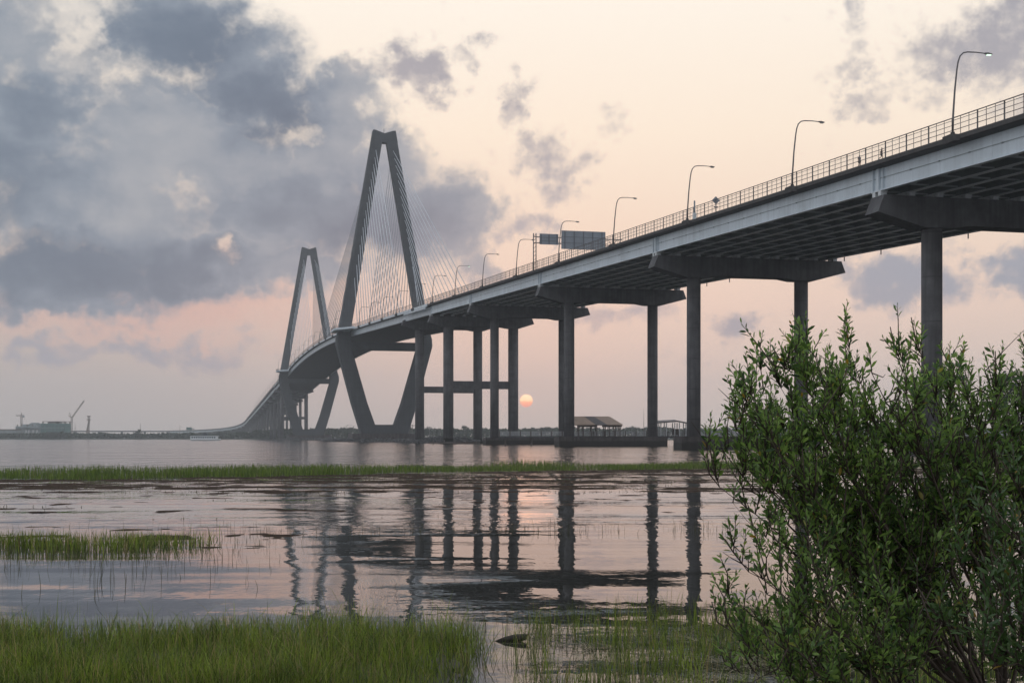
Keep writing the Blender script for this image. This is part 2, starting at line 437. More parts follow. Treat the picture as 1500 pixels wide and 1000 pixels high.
class MB:
    def __init__(s): s.v, s.f, s.sm = [], [], []

    def add(s, vs_, fs, smooth=False):
        o = len(s.v); s.v.extend([tuple(p) for p in vs_])
        for q in fs: s.f.append(tuple(i + o for i in q)); s.sm.append(smooth)
        return s

    def hexa(s, p):      # 8 corners: bottom ring then top ring
        return s.add(p, [(3, 2, 1, 0), (4, 5, 6, 7), (0, 1, 5, 4), (1, 2, 6, 5), (2, 3, 7, 6), (3, 0, 4, 7)])

    def box(s, c, size, rz=0.0):
        cx, cy, cz = c; a, b, h = size[0] / 2, size[1] / 2, size[2] / 2
        cs, sn = math.cos(rz), math.sin(rz)
        P = []
        for z in (-h, h):
            for x, y in ((-a, -b), (a, -b), (a, b), (-a, b)):
                P.append((cx + x * cs - y * sn, cy + x * sn + y * cs, cz + z))
        return s.hexa(P)

    def loft(s, rings, cap=True, smooth=False):
        n = len(rings[0]); vs_ = [p for r in rings for p in r]; fs = []
        for i in range(len(rings) - 1):
            for j in range(n):
                a, b = i * n + j, i * n + (j + 1) % n
                fs.append((a, b, b + n, a + n))
        o = len(s.v); s.add(vs_, fs, smooth)
        if cap:
            s.f.append(tuple(o + j for j in range(n))[::-1]); s.sm.append(False)
            m = (len(rings) - 1) * n
            s.f.append(tuple(o + m + j for j in range(n))); s.sm.append(False)
        return s

    def tube(s, pts, r, n=8, smooth=True):
        pts = [Vector(p) for p in pts]
        rr = r if isinstance(r, (list, tuple)) else [r] * len(pts)
        rings = []; up = None
        for i, p in enumerate(pts):
            t = (pts[min(i + 1, len(pts) - 1)] - pts[max(i - 1, 0)]).normalized()
            if up is None:
                up = Vector((0, 0, 1)) if abs(t.z) < 0.9 else Vector((1, 0, 0))
            u = t.cross(up).normalized(); w = u.cross(t).normalized(); up = w
            rings.append([tuple(p + (u * math.cos(a) + w * math.sin(a)) * rr[i]) for a in [2 * math.pi * k / n for k in range(n)]])
        return s.loft(rings, True, smooth)

    def bar(s, a, b, wd, th=None):
        a, b = Vector(a), Vector(b); th = th or wd
        t = (b - a).normalized(); up = Vector((0, 0, 1)) if abs(t.z) < 0.95 else Vector((1, 0, 0))
        u = t.cross(up).normalized() * wd / 2; w = t.cross(u).normalized() * th / 2
        return s.loft([[a - u - w, a + u - w, a + u + w, a - u + w], [b - u - w, b + u - w, b + u + w, b - u + w]])

    def build(s, name, material, parent=None, org=(0, 0, 0)):
        me = bpy.data.meshes.new(name)
        ox, oy, oz = org
        me.from_pydata([(x - ox, y - oy, z - oz) for x, y, z in s.v], [], s.f)
        me.materials.append(MATS[material])
        me.polygons.foreach_set('use_smooth', s.sm)
        me.update()
        o = bpy.data.objects.new(name, me); COL.objects.link(o)
        if parent is not None: o.parent = parent
        return o


def np_mesh(name, verts, faces, material, parent=None, smooth=False):
    """verts (n,3) array, faces (m,k) array"""
    me = bpy.data.meshes.new(name)
    verts = np.ascontiguousarray(verts, np.float32); faces = np.ascontiguousarray(faces, np.int32)
    k = faces.shape[1]
    me.vertices.add(len(verts)); me.vertices.foreach_set('co', verts.ravel())
    me.loops.add(faces.size); me.loops.foreach_set('vertex_index', faces.ravel())
    me.polygons.add(len(faces)); me.polygons.foreach_set('loop_start', np.arange(0, faces.size, k, dtype=np.int32))
    me.polygons.foreach_set('loop_total', np.full(len(faces), k, np.int32))
    if smooth: me.polygons.foreach_set('use_smooth', np.ones(len(faces), bool))
    me.update(calc_edges=True); me.validate()
    me.materials.append(MATS[material])
    o = bpy.data.objects.new(name, me); COL.objects.link(o)
    if parent is not None: o.parent = parent
    return o


def tag(o, label=None, cat=None, group=None, kind=None):
    if label: o['label'] = label
    if cat: o['category'] = cat
    if group: o['group'] = group
    if kind: o['kind'] = kind
    return o


def empty(name, loc=(0, 0, 0), rz=0.0, label=None, cat=None, group=None, parent=None):
    o = bpy.data.objects.new(name, None); COL.objects.link(o)
    o.location = loc; o.rotation_euler = (0, 0, rz); o.empty_display_size = 0.2
    if parent is not None: o.parent = parent
    return tag(o, label, cat, group)


def kids(o): return [c for c in bpy.data.objects if c.parent == o]


def copy_tree(o, kidmap, parent=None):
    c = o.copy(); COL.objects.link(c)
    if parent is not None: c.parent = parent
    for ch in kidmap.get(o.name, []): copy_tree(ch, kidmap, c)
    return c


def kid_map():
    km = {}
    for o in bpy.data.objects:
        if o.parent: km.setdefault(o.parent.name, []).append(o)
    return km


def vnoise(x, y, seed=0):
    """smooth value noise, numpy"""
    x = np.asarray(x, float); y = np.asarray(y, float)
    xi, yi = np.floor(x).astype(int), np.floor(y).astype(int); fx, fy = x - xi, y - yi
    fx, fy = fx * fx * (3 - 2 * fx), fy * fy * (3 - 2 * fy)

    def hsh(a, b):
        n = (a * 374761393 + b * 668265263 + seed * 1442695041) & 0x7fffffff
        n = ((n ^ (n >> 13)) * 1274126177) & 0x7fffffff
        return ((n ^ (n >> 16)) & 0xffff) / 65535.0
    return (hsh(xi, yi) * (1 - fx) + hsh(xi + 1, yi) * fx) * (1 - fy) + (hsh(xi, yi + 1) * (1 - fx) + hsh(xi + 1, yi + 1) * fx) * fy


def fbm(x, y, seed=0, oct=3):
    return sum(vnoise(np.asarray(x) * 2 ** i, np.asarray(y) * 2 ** i, seed + i) / 2 ** i for i in range(oct)) / sum(1 / 2 ** i for i in range(oct))


def at(px, Z, py=None, H=None):
    """point at photo column px and distance Z"""
    return ((px - 750.0) / F * Z, Z, EYE + (HY - py) * Z / F if py is not None else H)


# ------------------------------------------------------------------ bridge alignment
P1 = np.array([-71.4, 745.2]); D0 = np.array([0.23975, -0.97083])
CURVE0 = -1340.0
_path = []
_p = P1 + D0 * CURVE0; _th = math.atan2(D0[0], -D0[1])
for _i in range(2200):
    t_ = CURVE0 - _i
    _path.append((_p.copy(), _th))
    k = 0.00035 + 0.0000042 * max(0, _i - 60)
    if _th > R(80): k = 0
    _th += min(k, 0.0026)
    _p = _p + np.array([-math.sin(_th), math.cos(_th)])


def frame(t):
    """axis point, unit direction of growing t, unit side vector (towards the camera side)"""
    if t >= CURVE0:
        p, d = P1 + D0 * t, D0
    else:
        i = min(int(CURVE0 - t), len(_path) - 1)
        p, th = _path[i]; d = np.array([math.sin(th), -math.cos(th)])
    return p, d, np.array([d[1], -d[0]])


def Hdeck(t):
    if t >= 0: return 62.9 - 0.0413 * t
    if t >= -471: return 62.9 + 4.95 * (1 - ((t + 235.5) / 235.5) ** 2)
    h = 62.9 - 0.0405 * (-471 - t)
    lo = 13.0
    return lo + 6 * math.log(1 + math.exp((h - lo) / 6))


def B(t, w, z):
    p, d, n = frame(t); q = p + n * w
    return (q[0], q[1], z)


def BH(t, w, dz): return B(t, w, Hdeck(t) + dz)


def sweep(mb, t0, t1, prof, step=12.0, smooth=False):
    """closed (w, dz) profile swept along the deck"""
    n = max(1, int(math.ceil(abs(t1 - t0) / step)))
    rings = [[BH(t0 + (t1 - t0) * i / n, w, dz) for w, dz in prof] for i in range(n + 1)]
    return mb.loft(rings, True, smooth)


def rect(w0, w1, z0, z1): return [(w0, z0), (w1, z0), (w1, z1), (w0, z1)]


def bbox3(mb, t, w, z, lt, lw, lz):
    """box aligned with the bridge"""
    P = []
    for zz in (z - lz / 2, z + lz / 2):
        for a, b in ((-1, -1), (1, -1), (1, 1), (-1, 1)): P.append(B(t + a * lt / 2, w + b * lw / 2, zz))
    return mb.hexa(P)


# ------------------------------------------------------------------ setting: water, ground, far land
def grid_sheet(name, x0, x1, y0, y1, nx, ny, hf, material, kind):
    X, Y = np.meshgrid(np.linspace(x0, x1, nx), np.linspace(y0, y1, ny))
    Z = hf(X, Y); V = np.stack([X, Y, Z], -1).reshape(-1, 3)
    i = np.arange(ny - 1)[:, None] * nx + np.arange(nx - 1)[None]
    Fq = np.stack([i, i + 1, i + nx + 1, i + nx], -1).reshape(-1, 4)
    return tag(np_mesh(name, V, Fq, material, smooth=True), kind=kind)


wm = MB().add([(-9000, -60, 0), (9000, -60, 0), (9000, 14000, 0), (-9000, 14000, 0)], [(0, 1, 2, 3)])
tag(wm.build('river_water', 'water'), kind='structure')


def bank_h(X, Y):
    edge = 11.2 + 0.9 * (fbm(X * 0.5, Y * 0.5, 3) - 0.5)
    s = np.clip((edge - Y) / 7.0, -1, 1)
    return np.where(s > 0, 1.05 * s ** 0.9, s * 0.9) + 0.05 * (fbm(X * 2, Y * 2, 5) - 0.5)


grid_sheet('near_bank', -30, 40, -50, 16, 150, 140, bank_h, 'bank_soil', 'structure')


def mud_edge(X):      # far edge of the foreground marsh, by x
    return 15.9 + 0.5 * (fbm(X * 0.8, X * 0 + 2.0, 8) - 0.5) * 2


def mud_h(X, Y):
    e = mud_edge(X)
    a = np.clip((e - Y) / 1.2, -1, 1)
    pool = np.clip((np.abs(X + 0.25) - 0.35) / 0.45, -1, 1)      # open pool near the middle
    right = np.where(X > -0.3, -0.10, 0.0)
    return np.minimum(a * 0.05, pool * 0.06) + right + 0.05 * (fbm(X * 3, Y * 3, 9) - 0.5)


grid_sheet('marsh_mud', -14, 9, 9, 18.5, 190, 110, mud_h, 'mud', 'structure')


def shore_poly(name, pts_front, back, h=1.2):
    mb = MB()
    n = len(pts_front)
    fr = [(x, y, -0.3) for x, y in pts_front]; up = [(x, y + 6, h) for x, y in pts_front]; bk = [(x * back / y, back, h) for x, y in pts_front]
    mb.add(fr + up + bk, [(i, i + 1, n + i + 1, n + i) for i in range(n - 1)] + [(n + i, n + i + 1, 2 * n + i + 1, 2 * n + i) for i in range(n - 1)])
    return tag(mb.build(name, 'far_land'), kind='structure')


# left shore (beyond the ferry) and the low island / shore seen under the bridge
L_SHORE = [(-1500, 1700), (-640, 1720), (-560, 1700), (-480, 1745), (-400, 1690), (-330, 1660), (-260, 1500), (-160, 1430), (-60, 1400), (60, 1380), (200, 1350), (400, 1300), (900, 1200), (1500, 1100)]
shore_poly('far_shore', L_SHORE, 5200, 1.0)

# ------------------------------------------------------------------ foliage helpers


def leaf_cloud(centers, size, jitter, aspect=0.6):
    """random small quads round given centres (n,3): returns verts, faces"""
    n = len(centers)
    u = rng.normal(size=(n, 3)); u /= np.linalg.norm(u, axis=1, keepdims=True)
    w = rng.normal(size=(n, 3)); w -= (w * u).sum(1, keepdims=True) * u; w /= np.linalg.norm(w, axis=1, keepdims=True)
    s = size * (0.6 + 0.8 * rng.random((n, 1)))
    c = centers + rng.normal(size=(n, 3)) * jitter
    V = np.stack([c - u * s, c - w * s * aspect, c + u * s, c + w * s * aspect], 1).reshape(-1, 3)
    return V, np.arange(4 * n).reshape(-1, 4)


def crown_points(c, r, n, lumps=7, flat=1.0):
    """points clustered in lumps on the inside of an ellipsoid"""
    c = np.array(c); r = np.array(r)
    lc = rng.normal(size=(lumps, 3)); lc /= np.linalg.norm(lc, axis=1, keepdims=True)
    lc *= (0.35 + 0.45 * rng.random((lumps, 1)))
    lr = 0.28 + 0.25 * rng.random(lumps)
    k = rng.integers(0, lumps, n)
    q = rng.normal(size=(n, 3)); q /= np.linalg.norm(q, axis=1, keepdims=True)
    q *= (rng.random((n, 1)) ** 0.45)
    return c + (lc[k] + q * lr[k][:, None]) * r


def make_tree(name, base, h, spread, label, flat=0.5, leaf=0.5, n=420, trunk_frac=0.5, group=None, cat='tree'):
    t = empty(name, base, label=label, cat=cat, group=group)
    mb = MB()
    top = h * trunk_frac
    mb.tube([(0, 0, -0.5), (0.1, 0, top * 0.5), (0.0, 0.1, top), (0.1, 0, h * 0.8)], [h * 0.03, h * 0.024, h * 0.02, h * 0.008], 6)
    for a in range(4):
        an = a * 1.7 + h
        mb.tube([(0, 0, top * (0.75 + 0.08 * a)), (math.cos(an) * spread * 0.3, math.sin(an) * spread * 0.3, h * 0.72), (math.cos(an) * spread * 0.6, math.sin(an) * spread * 0.6, h * 0.82)], [h * 0.013, h * 0.009, h * 0.005], 5)
    mb.build('trunk', 'bark', t)
    pts = crown_points((0, 0, h * (1 - (1 - trunk_frac) * 0.45)), (spread * 1.25, spread * 1.25, h * (1 - trunk_frac) * 0.62 * (0.6 + flat)), n, 9)
    V, Fq = leaf_cloud(pts, leaf, 0.1)
    np_mesh('crown', V, Fq, 'far_leaf', t)
    return t


def treeline(name, label, line, hmin, hmax, per_m=5.0, depth=60, seed=3, leaf=1.5):
    pts = []
    for (x0, y0), (x1, y1) in zip(line[:-1], line[1:]):
        ln = math.hypot(x1 - x0, y1 - y0); n = int(ln * per_m)
        s = rng.random(n)
        x = x0 + (x1 - x0) * s; y = y0 + (y1 - y0) * s + 8 + rng.random(n) * depth
        top = hmin + (hmax - hmin) * np.clip(0.75 * fbm(x * 0.028, y * 0.01, seed, 4) + 0.55 * vnoise(x * 0.13, y * 0.02, seed + 5) - 0.25, 0, 1.15)
        z = 0.6 + top * rng.random(n) ** 0.7
        pts.append(np.stack([x, y, z], 1))
    pts = np.concatenate(pts)
    V, Fq = leaf_cloud(pts, leaf, 0.3, 0.8)
    return tag(np_mesh(name, V, Fq, 'far_leaf'), label, 'trees', kind='stuff')


treeline('shore_trees', 'dark low wood along the far left shore behind the ferry', [(-1000, 1722), (-640, 1726), (-560, 1706), (-480, 1751), (-400, 1696), (-330, 1666)], 5, 9.5, 22, 50, 4, 1.4)
treeline('river_wood', 'hazy blue green wood along the far bank under the bridge', [(-330, 1666), (-260, 1506), (-160, 1436), (-60, 1406), (60, 1386), (200, 1356), (400, 1306), (620, 1250)], 9, 14, 26, 50, 9, 1.3)

# trees that stand out of the wood
for px, Z, top, sp, lab, fl in [
        (682, 1380, 622.0, 5.0, 'lone flat topped tree rising from the far wood between the bridge columns', 0.35),
        (513, 1430, 625.0, 9.5, 'broad low crowned tree at the foot of the near bridge tower, on its left', 0.8),
        (925, 1400, 623.5, 4.5, 'small rounded tree standing right of the twin roofed pier shelter', 0.6),
        (904, 1380, 627.5, 7.0, 'wide low tree close behind the right end of the twin roofed shelter', 0.9),
        (777, 1390, 627.5, 6.5, 'low spreading tree on the far bank directly below the setting sun', 0.8),
        (795, 1390, 625.5, 3.2, 'thin palm like tree on the far bank just right of the setting sun', 0.4),
        (803, 1395, 626.0, 2.8, 'slender tree left of the paired columns, right of the thin palm like one', 0.5),
        (600, 1420, 626.0, 4.0, 'ragged tree on the far bank right of the near tower base', 0.6),
        (622, 1410, 625.0, 5.0, 'dark bushy tree half hidden by the strutted column beside the near tower', 0.8),
        (709, 1390, 627.0, 5.0, 'small leafy tree on the far bank beside the middle strutted column', 0.7)]:
    base = at(px, Z, H=1.0); h = (HY - top) * Z / F + EYE - 1.0
    make_tree('far_tree', base, h, sp, lab, fl, 0.55, 420, 0.5, 'trees standing out on the far bank')
for px, top, sp, lab in [(204, 632.0, 7, 'dark rounded tree on the far left shore below the thin mast'),
                         (86, 633.5, 8, 'dark tree on the left shore in front of the unfinished building'),
                         (72, 634.5, 7, 'low dark tree left of another, in front of the unfinished building')]:
    base = at(px, 1712, H=0.8); h = (HY - top) * 1712 / F + EYE - 0.8
    make_tree('shore_tree', base, h, sp, lab, 0.9, 0.8, 380, 0.3, 'dark trees on the left shore')
# a nearer tree clump at the right edge, seen through the shrub
make_tree('bank_tree', at(1492, 330, H=0.8), 14.5, 7.5, 'dark tree beyond the shrub at the right edge of the view', 0.9, 0.35, 2600, 0.28)
make_tree('bank_tree', at(1560, 300, H=0.8), 12.5, 7.0, 'second dark tree beyond the shrub, just outside the right edge', 0.9, 0.35, 1800, 0.28)

# ------------------------------------------------------------------ near viaduct
COLW = 11.9
PIERS = {'A': 581.3, 'B': 495.2, 'C': 407.5, 'D': 320.9, 'E': 248.3, 'F': 184.7}
V0, V1 = 248.3, 705.0


def pier(parent, t, a=11.6, r=1.38, top_gap=4.35, strut=None, foot=(2.6, 4.6, True), capw=20.6, oct=False):
    """two round columns, hammerhead cap, footing beam, optional strut; sub-parts of one pier"""
    q = empty('pier', (0, 0, 0), parent=parent)
    zt = Hdeck(t) - top_gap        # top of the cap
    ct = 1.75                      # half thickness of cap
    def ring(tt): return [B(tt, w, zt + z) for w, z in [(capw - 0.9, 0), (capw, -2.3), (a + 2.2, -4.1), (a - 2.2, -4.1), (a - 4.6, -3.7), (-a + 4.6, -3.7), (-a + 2.2, -4.1), (-a - 2.2, -4.1), (-capw, -2.3), (-capw + 0.9, 0)]]
    MB().loft([ring(t - ct), ring(t + ct)]).build('pier_cap', 'concrete_plain', q)
    for s in (1, -1):
        p = B(t, s * a, 0)
        MB().tube([(p[0], p[1], -1.0), (p[0], p[1], zt - 4.09)], r, 24).build('column', 'concrete', q)
    if foot:
        fh, fl, cont = foot
        if cont:
            m = MB(); bbox3(m, t, 0, (fh - 1.2) / 2, fl, 2 * (a + 3.4), fh + 1.2); m.build('footing', 'concrete_dark', q)
        else:
            for s in (1, -1):
                m = MB(); bbox3(m, t, s * a, (fh - 1.2) / 2, fl, 7.0, fh + 1.2); m.build('footing', 'concrete_dark', q)
    if strut:
        z, hh = strut
        m = MB(); bbox3(m, t, 0, z, 2.2, 2 * (a - r) + 0.5, hh); m.build('strut', 'concrete_plain', q)
    return q


via = empty('approach_viaduct', (0, 0, 0), label='long steel girder approach viaduct on paired round concrete columns, climbing leftward to the cable bridge', cat='viaduct')
# deck slab and walkway edge
m = MB(); sweep(m, V0, V1, [(20.6, -0.25), (20.6, -0.50), (19.3, -0.64), (-19.6, -0.64), (-20.6, -0.50), (-20.6, 0.5), (-20.2, 0.5), (-20.0, -0.2), (16.0, -0.2), (16.0, 0.55), (15.6, 0.55), (15.4, -0.2), (16.2, -0.25)][:6] + [(-20.2, 0.5), (-20.0, -0.22), (20.0, -0.22)], 20)
m.build('deck', 'deck_concrete', via)
m = MB(); sweep(m, V0, V1, [(20.6, -0.48), (20.95, -0.44), (20.95, 0.06), (20.5, 0.06), (20.5, -0.24), (20.603, -0.26)], 20)
# lamp blisters follow lower down with the lamps
m.build('walkway_edge', 'fascia_concrete', via)
m = MB(); sweep(m, V0, V1, rect(15.6, 16.0, -0.216, 0.62), 20); m.build('traffic_barrier', 'concrete_plain', via)
# girders
ws = np.linspace(19.4, -18.6, 10)
for i, w in enumerate(ws):
    m = MB()
    outer = i == 0
    sweep(m, V0 + 0.6, V1, rect(w - 0.05, w + 0.05, -3.55, -0.643), 20)
    if outer:
        # bearing stiffeners over the piers, splice plates
        for k, t in PIERS.items():
            if k in 'F': continue
            for dt in (-1.3, 0.0, 1.3):
                if t + dt < V0 + 0.8: continue
                P = [BH(t + dt + a * (0.32 if dt == 0 else 0.06), w + b, z) for z in (-3.54, -0.66) for a, b in ((-1, 0.051), (1, 0.051), (1, 0.33), (-1, 0.33))]
                m.hexa(P)
        for t in np.arange(V0 + 22, V1, 28.0):
            P = [BH(t + a * 0.55, w + b, z) for z in (-3.5, -0.67) for a, b in ((-1, 0.051), (1, 0.051), (1, 0.075), (-1, 0.075))]
            m.hexa(P)
    gd = m.build('girder', 'steel_paint' if outer else 'steel_web_shaded', via)
    m = MB(); sweep(m, V0 + 0.6, V1, rect(w - 0.38, w + 0.38, -3.66, -3.552), 20); m.build('flange', 'steel_paint' if outer else 'steel_flange_lit', gd)
# conduit along the outer girder
m = MB(); sweep(m, V0 + 1, V1, rect(19.48, 19.53, -1.97, -1.91), 20)
for t in np.arange(V0 + 3, V1, 6.5): bbox3(m, t, 19.54, Hdeck(t) - 1.95, 0.3, 0.12, 0.14)
m.build('conduit', 'steel_web_shaded', via)
# cross frames between the girders
for t in np.arange(V0 + 7.0, V1 - 30, 7.2):
    m = MB()
    for w0, w1 in zip(ws[:-1], ws[1:]):
        a, b, c, d = BH(t, w0 - .06, -1.05), BH(t, w1 + .06, -1.05), BH(t, w0 - .06, -3.35), BH(t, w1 + .06, -3.35)
        mid = tuple((np.array(c) + np.array(d)) / 2)
        m.bar(a, b, 0.16); m.bar(c, d, 0.18); m.bar(a, mid, 0.15); m.bar(b, mid, 0.15)
    m.build('cross_frame', 'steel_under', via)
# drain pipes on the far edge
m = None
for t in np.arange(PIERS['C'] + 18, 640, 14.5):
    p = BH(t, -19.75, 0)
    MB().tube([(p[0], p[1], p[2] - 0.9), (p[0], p[1], p[2] - 4.35)], 0.11, 8).build('drain_pipe', 'sign_bar', via)
for k, t in PIERS.items():
    if k == 'F': continue
    kw = dict(a=11.6, r=1.38)
    if k == 'E': kw = dict(a=12.7, r=1.95, strut=(22.4, 2.9), foot=(0.9, 5.6, True))
    if k == 'D': kw = dict(a=11.6, r=1.42, foot=(2.3, 4.6, True))
    q = pier(via, t, **kw)
    for w in ws:
        m = MB()
        bbox3(m, t - 0.75, w, Hdeck(t) - 4.05, 0.7, 0.9, 0.6); bbox3(m, t + 0.75, w, Hdeck(t) - 4.05, 0.7, 0.9, 0.6)
        bbox3(m, t, w, Hdeck(t) - 3.72, 2.6, 0.95, 0.1)
        m.build('bearing', 'bearing_steel', q)


def railing(parent, t0, t1, w, single=None, post_step=1.72, h=2.3, rails=True):
    rl = MB()
    for z, s in ((h, 0.05), (h * 0.87, 0.028), (h * 0.62, 0.028), (h * 0.36, 0.034), (0.16, 0.03)):
        sweep(rl, t0, t1, rect(w - s, w + s, z - s, z + s), 15)
    r = rl.build('railing', 'rail_metal', parent)
    net = MB(); n = max(1, int(abs(t1 - t0) / 15))
    for i in range(n):
        ta, tb = t0 + (t1 - t0) * i / n, t0 + (t1 - t0) * (i + 1) / n
        net.add([BH(ta, w + 0.06, 0.17), BH(tb, w + 0.06, 0.17), BH(tb, w + 0.06, h * 0.87), BH(ta, w + 0.06, h * 0.87)], [(0, 1, 2, 3)])
    net.build('wire_mesh', 'wire_mesh', r)
    rest = MB(); k = 0
    ts = np.arange(t1 - 0.4, t0, -post_step)
    for i, t in enumerate(ts):
        sz = 0.13 if i % 3 == 0 else 0.055
        mb = MB() if (single and i < single) else rest
        bbox3(mb, t, w - 0.02, Hdeck(t) + h / 2 + 0.02, sz, sz, h - 0.04)
        if mb is not rest: mb.build('post', 'rail_metal', r)
    if rest.v:
        o = rest.build('post', 'rail_metal', r)
        if single: o['kind'] = 'stuff'
    return r


railing(via, V0, 632.0, 20.75, single=100)

# ------------------------------------------------------------------ cable stayed bridge
cb = empty('cable_bridge', (0, 0, 0), label='grey cable stayed bridge with two diamond towers over the river', cat='bridge')
C0, C1 = -655.5, 248.3
EDGE = 19.6
m = MB(); sweep(m, C0, C1, [(20.6, -0.7), (-20.6, -0.7), (-20.6, 0.4), (-20.3, 0.4), (-20.2, -0.12), (20.6, -0.12)], 14); m.build('deck', 'deck_concrete', cb)
m = MB(); sweep(m, C0, C1, [(20.6, -0.68), (20.95, -0.65), (20.95, 0.35), (20.5, 0.35), (20.5, -0.11), (20.603, -0.12)], 14); m.build('walkway_edge', 'steel_under', cb)
for w in (18.6, -18.6):
    m = MB(); sweep(m, C0, C1, rect(w - 0.45, w + 0.45, -3.5, -0.703), 14); m.build('edge_girder', 'steel_paint', cb)
m = MB(); sweep(m, C0, C1, rect(-18.13, 18.13, -3.43, -3.36), 14); m.build('soffit', 'fascia_concrete', cb)
m = MB(); sweep(m, 196, 247, rect(21.0, 21.5, -1.55, -0.95), 12); m.build('maintenance_walkway', 'steel_paint', cb)
railing(cb, C0, C1 - 0.5, 20.75, None, 3.44, 2.2)
for t in (PIERS['F'], -471 - PIERS['F']):
    pier(cb, t, a=12.7, r=1.95, top_gap=3.0, strut=(22.8, 2.7), foot=(0.9, 5.6, True))


def leg_out(z):
    pts = [(4.5, 13.2), (21.9, 18.6), (54.0, 27.2), (58.0, 27.0), (62.9, 25.6), (175.5, 6.35)]
    return float(np.interp(z, *zip(*pts)))


def leg_in(z):
    pts = [(4.5, 3.8), (9.5, 5.6), (21.9, 10.0), (52.0, 18.6), (62.9, 19.0), (168.5, 1.35), (175.5, 0.4)]
    return float(np.interp(z, *zip(*pts)))


def leg_th(z): return float(np.interp(z, [4.5, 54, 63, 175], [4.6, 3.9, 3.8, 2.5]))


def tower(t0):
    q = empty('tower', (0, 0, 0), parent=cb)
    for s in (1, -1):
        m = MB(); rings = []
        zs = [4.5, 21.9, 38, 52.0, 54.0, 58.0, 62.9, 80, 100, 120, 140, 160, 168.5]
        for z in zs:
            o_, i_, th = leg_out(z), leg_in(z), leg_th(z)
            c = 0.7
            pr = [(i_, -th), (o_ - c, -th), (o_, -th + c), (o_, th - c), (o_ - c, th), (i_, th)]
            rings.append([B(t0 + b, s * a + 1.0, z) for a, b in (pr if s > 0 else pr[::-1])])
        m.loft(rings); m.build('leg', 'tower_concrete', q)
    # crown: solid head with a dished top
    th = 2.5; o1, o2 = leg_out(168.5), leg_out(175.2)
    pr = [(-o1, 168.5), (o1, 168.5), (o2, 175.3), (o2 - 1.2, 175.3), (0, 173.6), (-o2 + 1.2, 175.3), (-o2, 175.3)]
    m = MB().loft([[B(t0 - th, w + 1.0, z) for w, z in pr], [B(t0 + th, w + 1.0, z) for w, z in pr]]); m.build('crown', 'tower_concrete', q)
    p = B(t0, 1.0, 173.5)
    MB().tube([p, (p[0], p[1], 176.6)], 0.16, 6).build('beacon', 'sign_bar', q)
    m = MB(); bbox3(m, t0, 1.0, 53.7, 5.0, 2 * 18.9, 4.6); m.build('cross_beam', 'tower_concrete', q)
    m = MB(); bbox3(m, t0, 1.0, 7.0, 8.6, 2 * 7.2, 5.2); m.build('base_block', 'tower_concrete', q)
    m = MB(); bbox3(m, t0 + 0.2, 1.0, 7.2, 8.7, 1.3, 3.2); m.build('base_door', 'boat_dark', q)
    m = MB()
    rings = [[B(t0 + a, b + 1.0, z) for a, b in ((-11, -19), (-19, -11), (-19, 11), (-11, 19), (11, 19), (19, 11), (19, -11), (11, -19))] for z in (1.6, 4.6)]
    m.loft(rings); m.build('pile_cap', 'concrete_dark', q)
    # balcony carrying the walkway round the tower leg
    m = MB()
    hd = Hdeck(t0)
    out = [(-26, 20.7), (-9, 30.0), (9, 30.0), (26, 20.7)]
    m.loft([[B(t0 + a, b, hd - 1.2 + z) for a, b in out] for z in (0, 1.1)])
    m.build('balcony', 'steel_paint', q)
    m = MB()
    pts = [(a, b - 0.15) for a, b in out]
    for (a0, b0), (a1, b1) in zip(pts[:-1], pts[1:]):
        for z in (0.3, 0.75, 1.3):
            m.bar(B(t0 + a0, b0, hd + z), B(t0 + a1, b1, hd + z), 0.09)
        for k in range(9):
            f = k / 8; p = B(t0 + a0 + (a1 - a0) * f, b0 + (b1 - b0) * f, hd)
            m.bar((p[0], p[1], hd - 0.1), (p[0], p[1], hd + 1.32), 0.09)
    m.build('balcony_rail', 'rail_metal', q)
    return q


tower(0.0); tower(-471.0)
# stay cables: four fans per tower
stays = []
for tw in (0.0, -471.0):
    for side in (1, -1):
        for away in (1, -1):       # towards growing t / shrinking t
            main = (away < 0) == (tw == 0.0)
            for i in range(16):
                f = (i + 1) / 16
                dt = 14 + (i / 15) * ((222 if main else 172) - 14)
                zt = 92 + 72 * (i / 15) ** 0.85
                td = tw + away * dt
                wl_ = side * (leg_in(zt) * 0.55 + leg_out(zt) * 0.45) + 1.0
                a = B(tw + away * (leg_th(zt) - 0.3), wl_, zt); b = BH(td, side * 17.6, 0.1)
                stays.append((tw, a, b))
rest = MB()
for k, (tw, a, b) in enumerate(stays):
    if k < 99:
        MB().tube([a, b], 0.17, 6).build('stay_cable', 'cable', cb)
    else:
        rest.tube([a, b], 0.17, 6)
tag(rest.build('stay_cable', 'cable', cb), kind='stuff')

# rock islands round the tower feet


def rock_island(t0, wr, tr, seed, label):
    r_ = np.random.default_rng(seed); mb = MB()
    for k in range(420):
        ang = r_.random() * 2 * math.pi; rad = r_.random() ** 0.5
        w, tt = math.cos(ang) * wr * rad, math.sin(ang) * tr * rad
        p = B(t0 + tt, w + 1.0, 0); s = 0.9 + 1.5 * r_.random(); z = 2.2 * (1 - rad) + 0.2
        ring0 = [(p[0] + s * math.cos(a) * r_.uniform(.7, 1.2), p[1] + s * math.sin(a) * r_.uniform(.7, 1.2), z - s * 0.7) for a in np.arange(5) * 1.257]
        ring1 = [(p[0] + 0.65 * s * math.cos(a + .3), p[1] + 0.65 * s * math.sin(a + .3), z + s * r_.uniform(.2, .5)) for a in np.arange(5) * 1.257]
        mb.loft([ring0, ring1])
    return tag(mb.build('rock_island', 'rock'), label, 'rocks', kind='stuff')


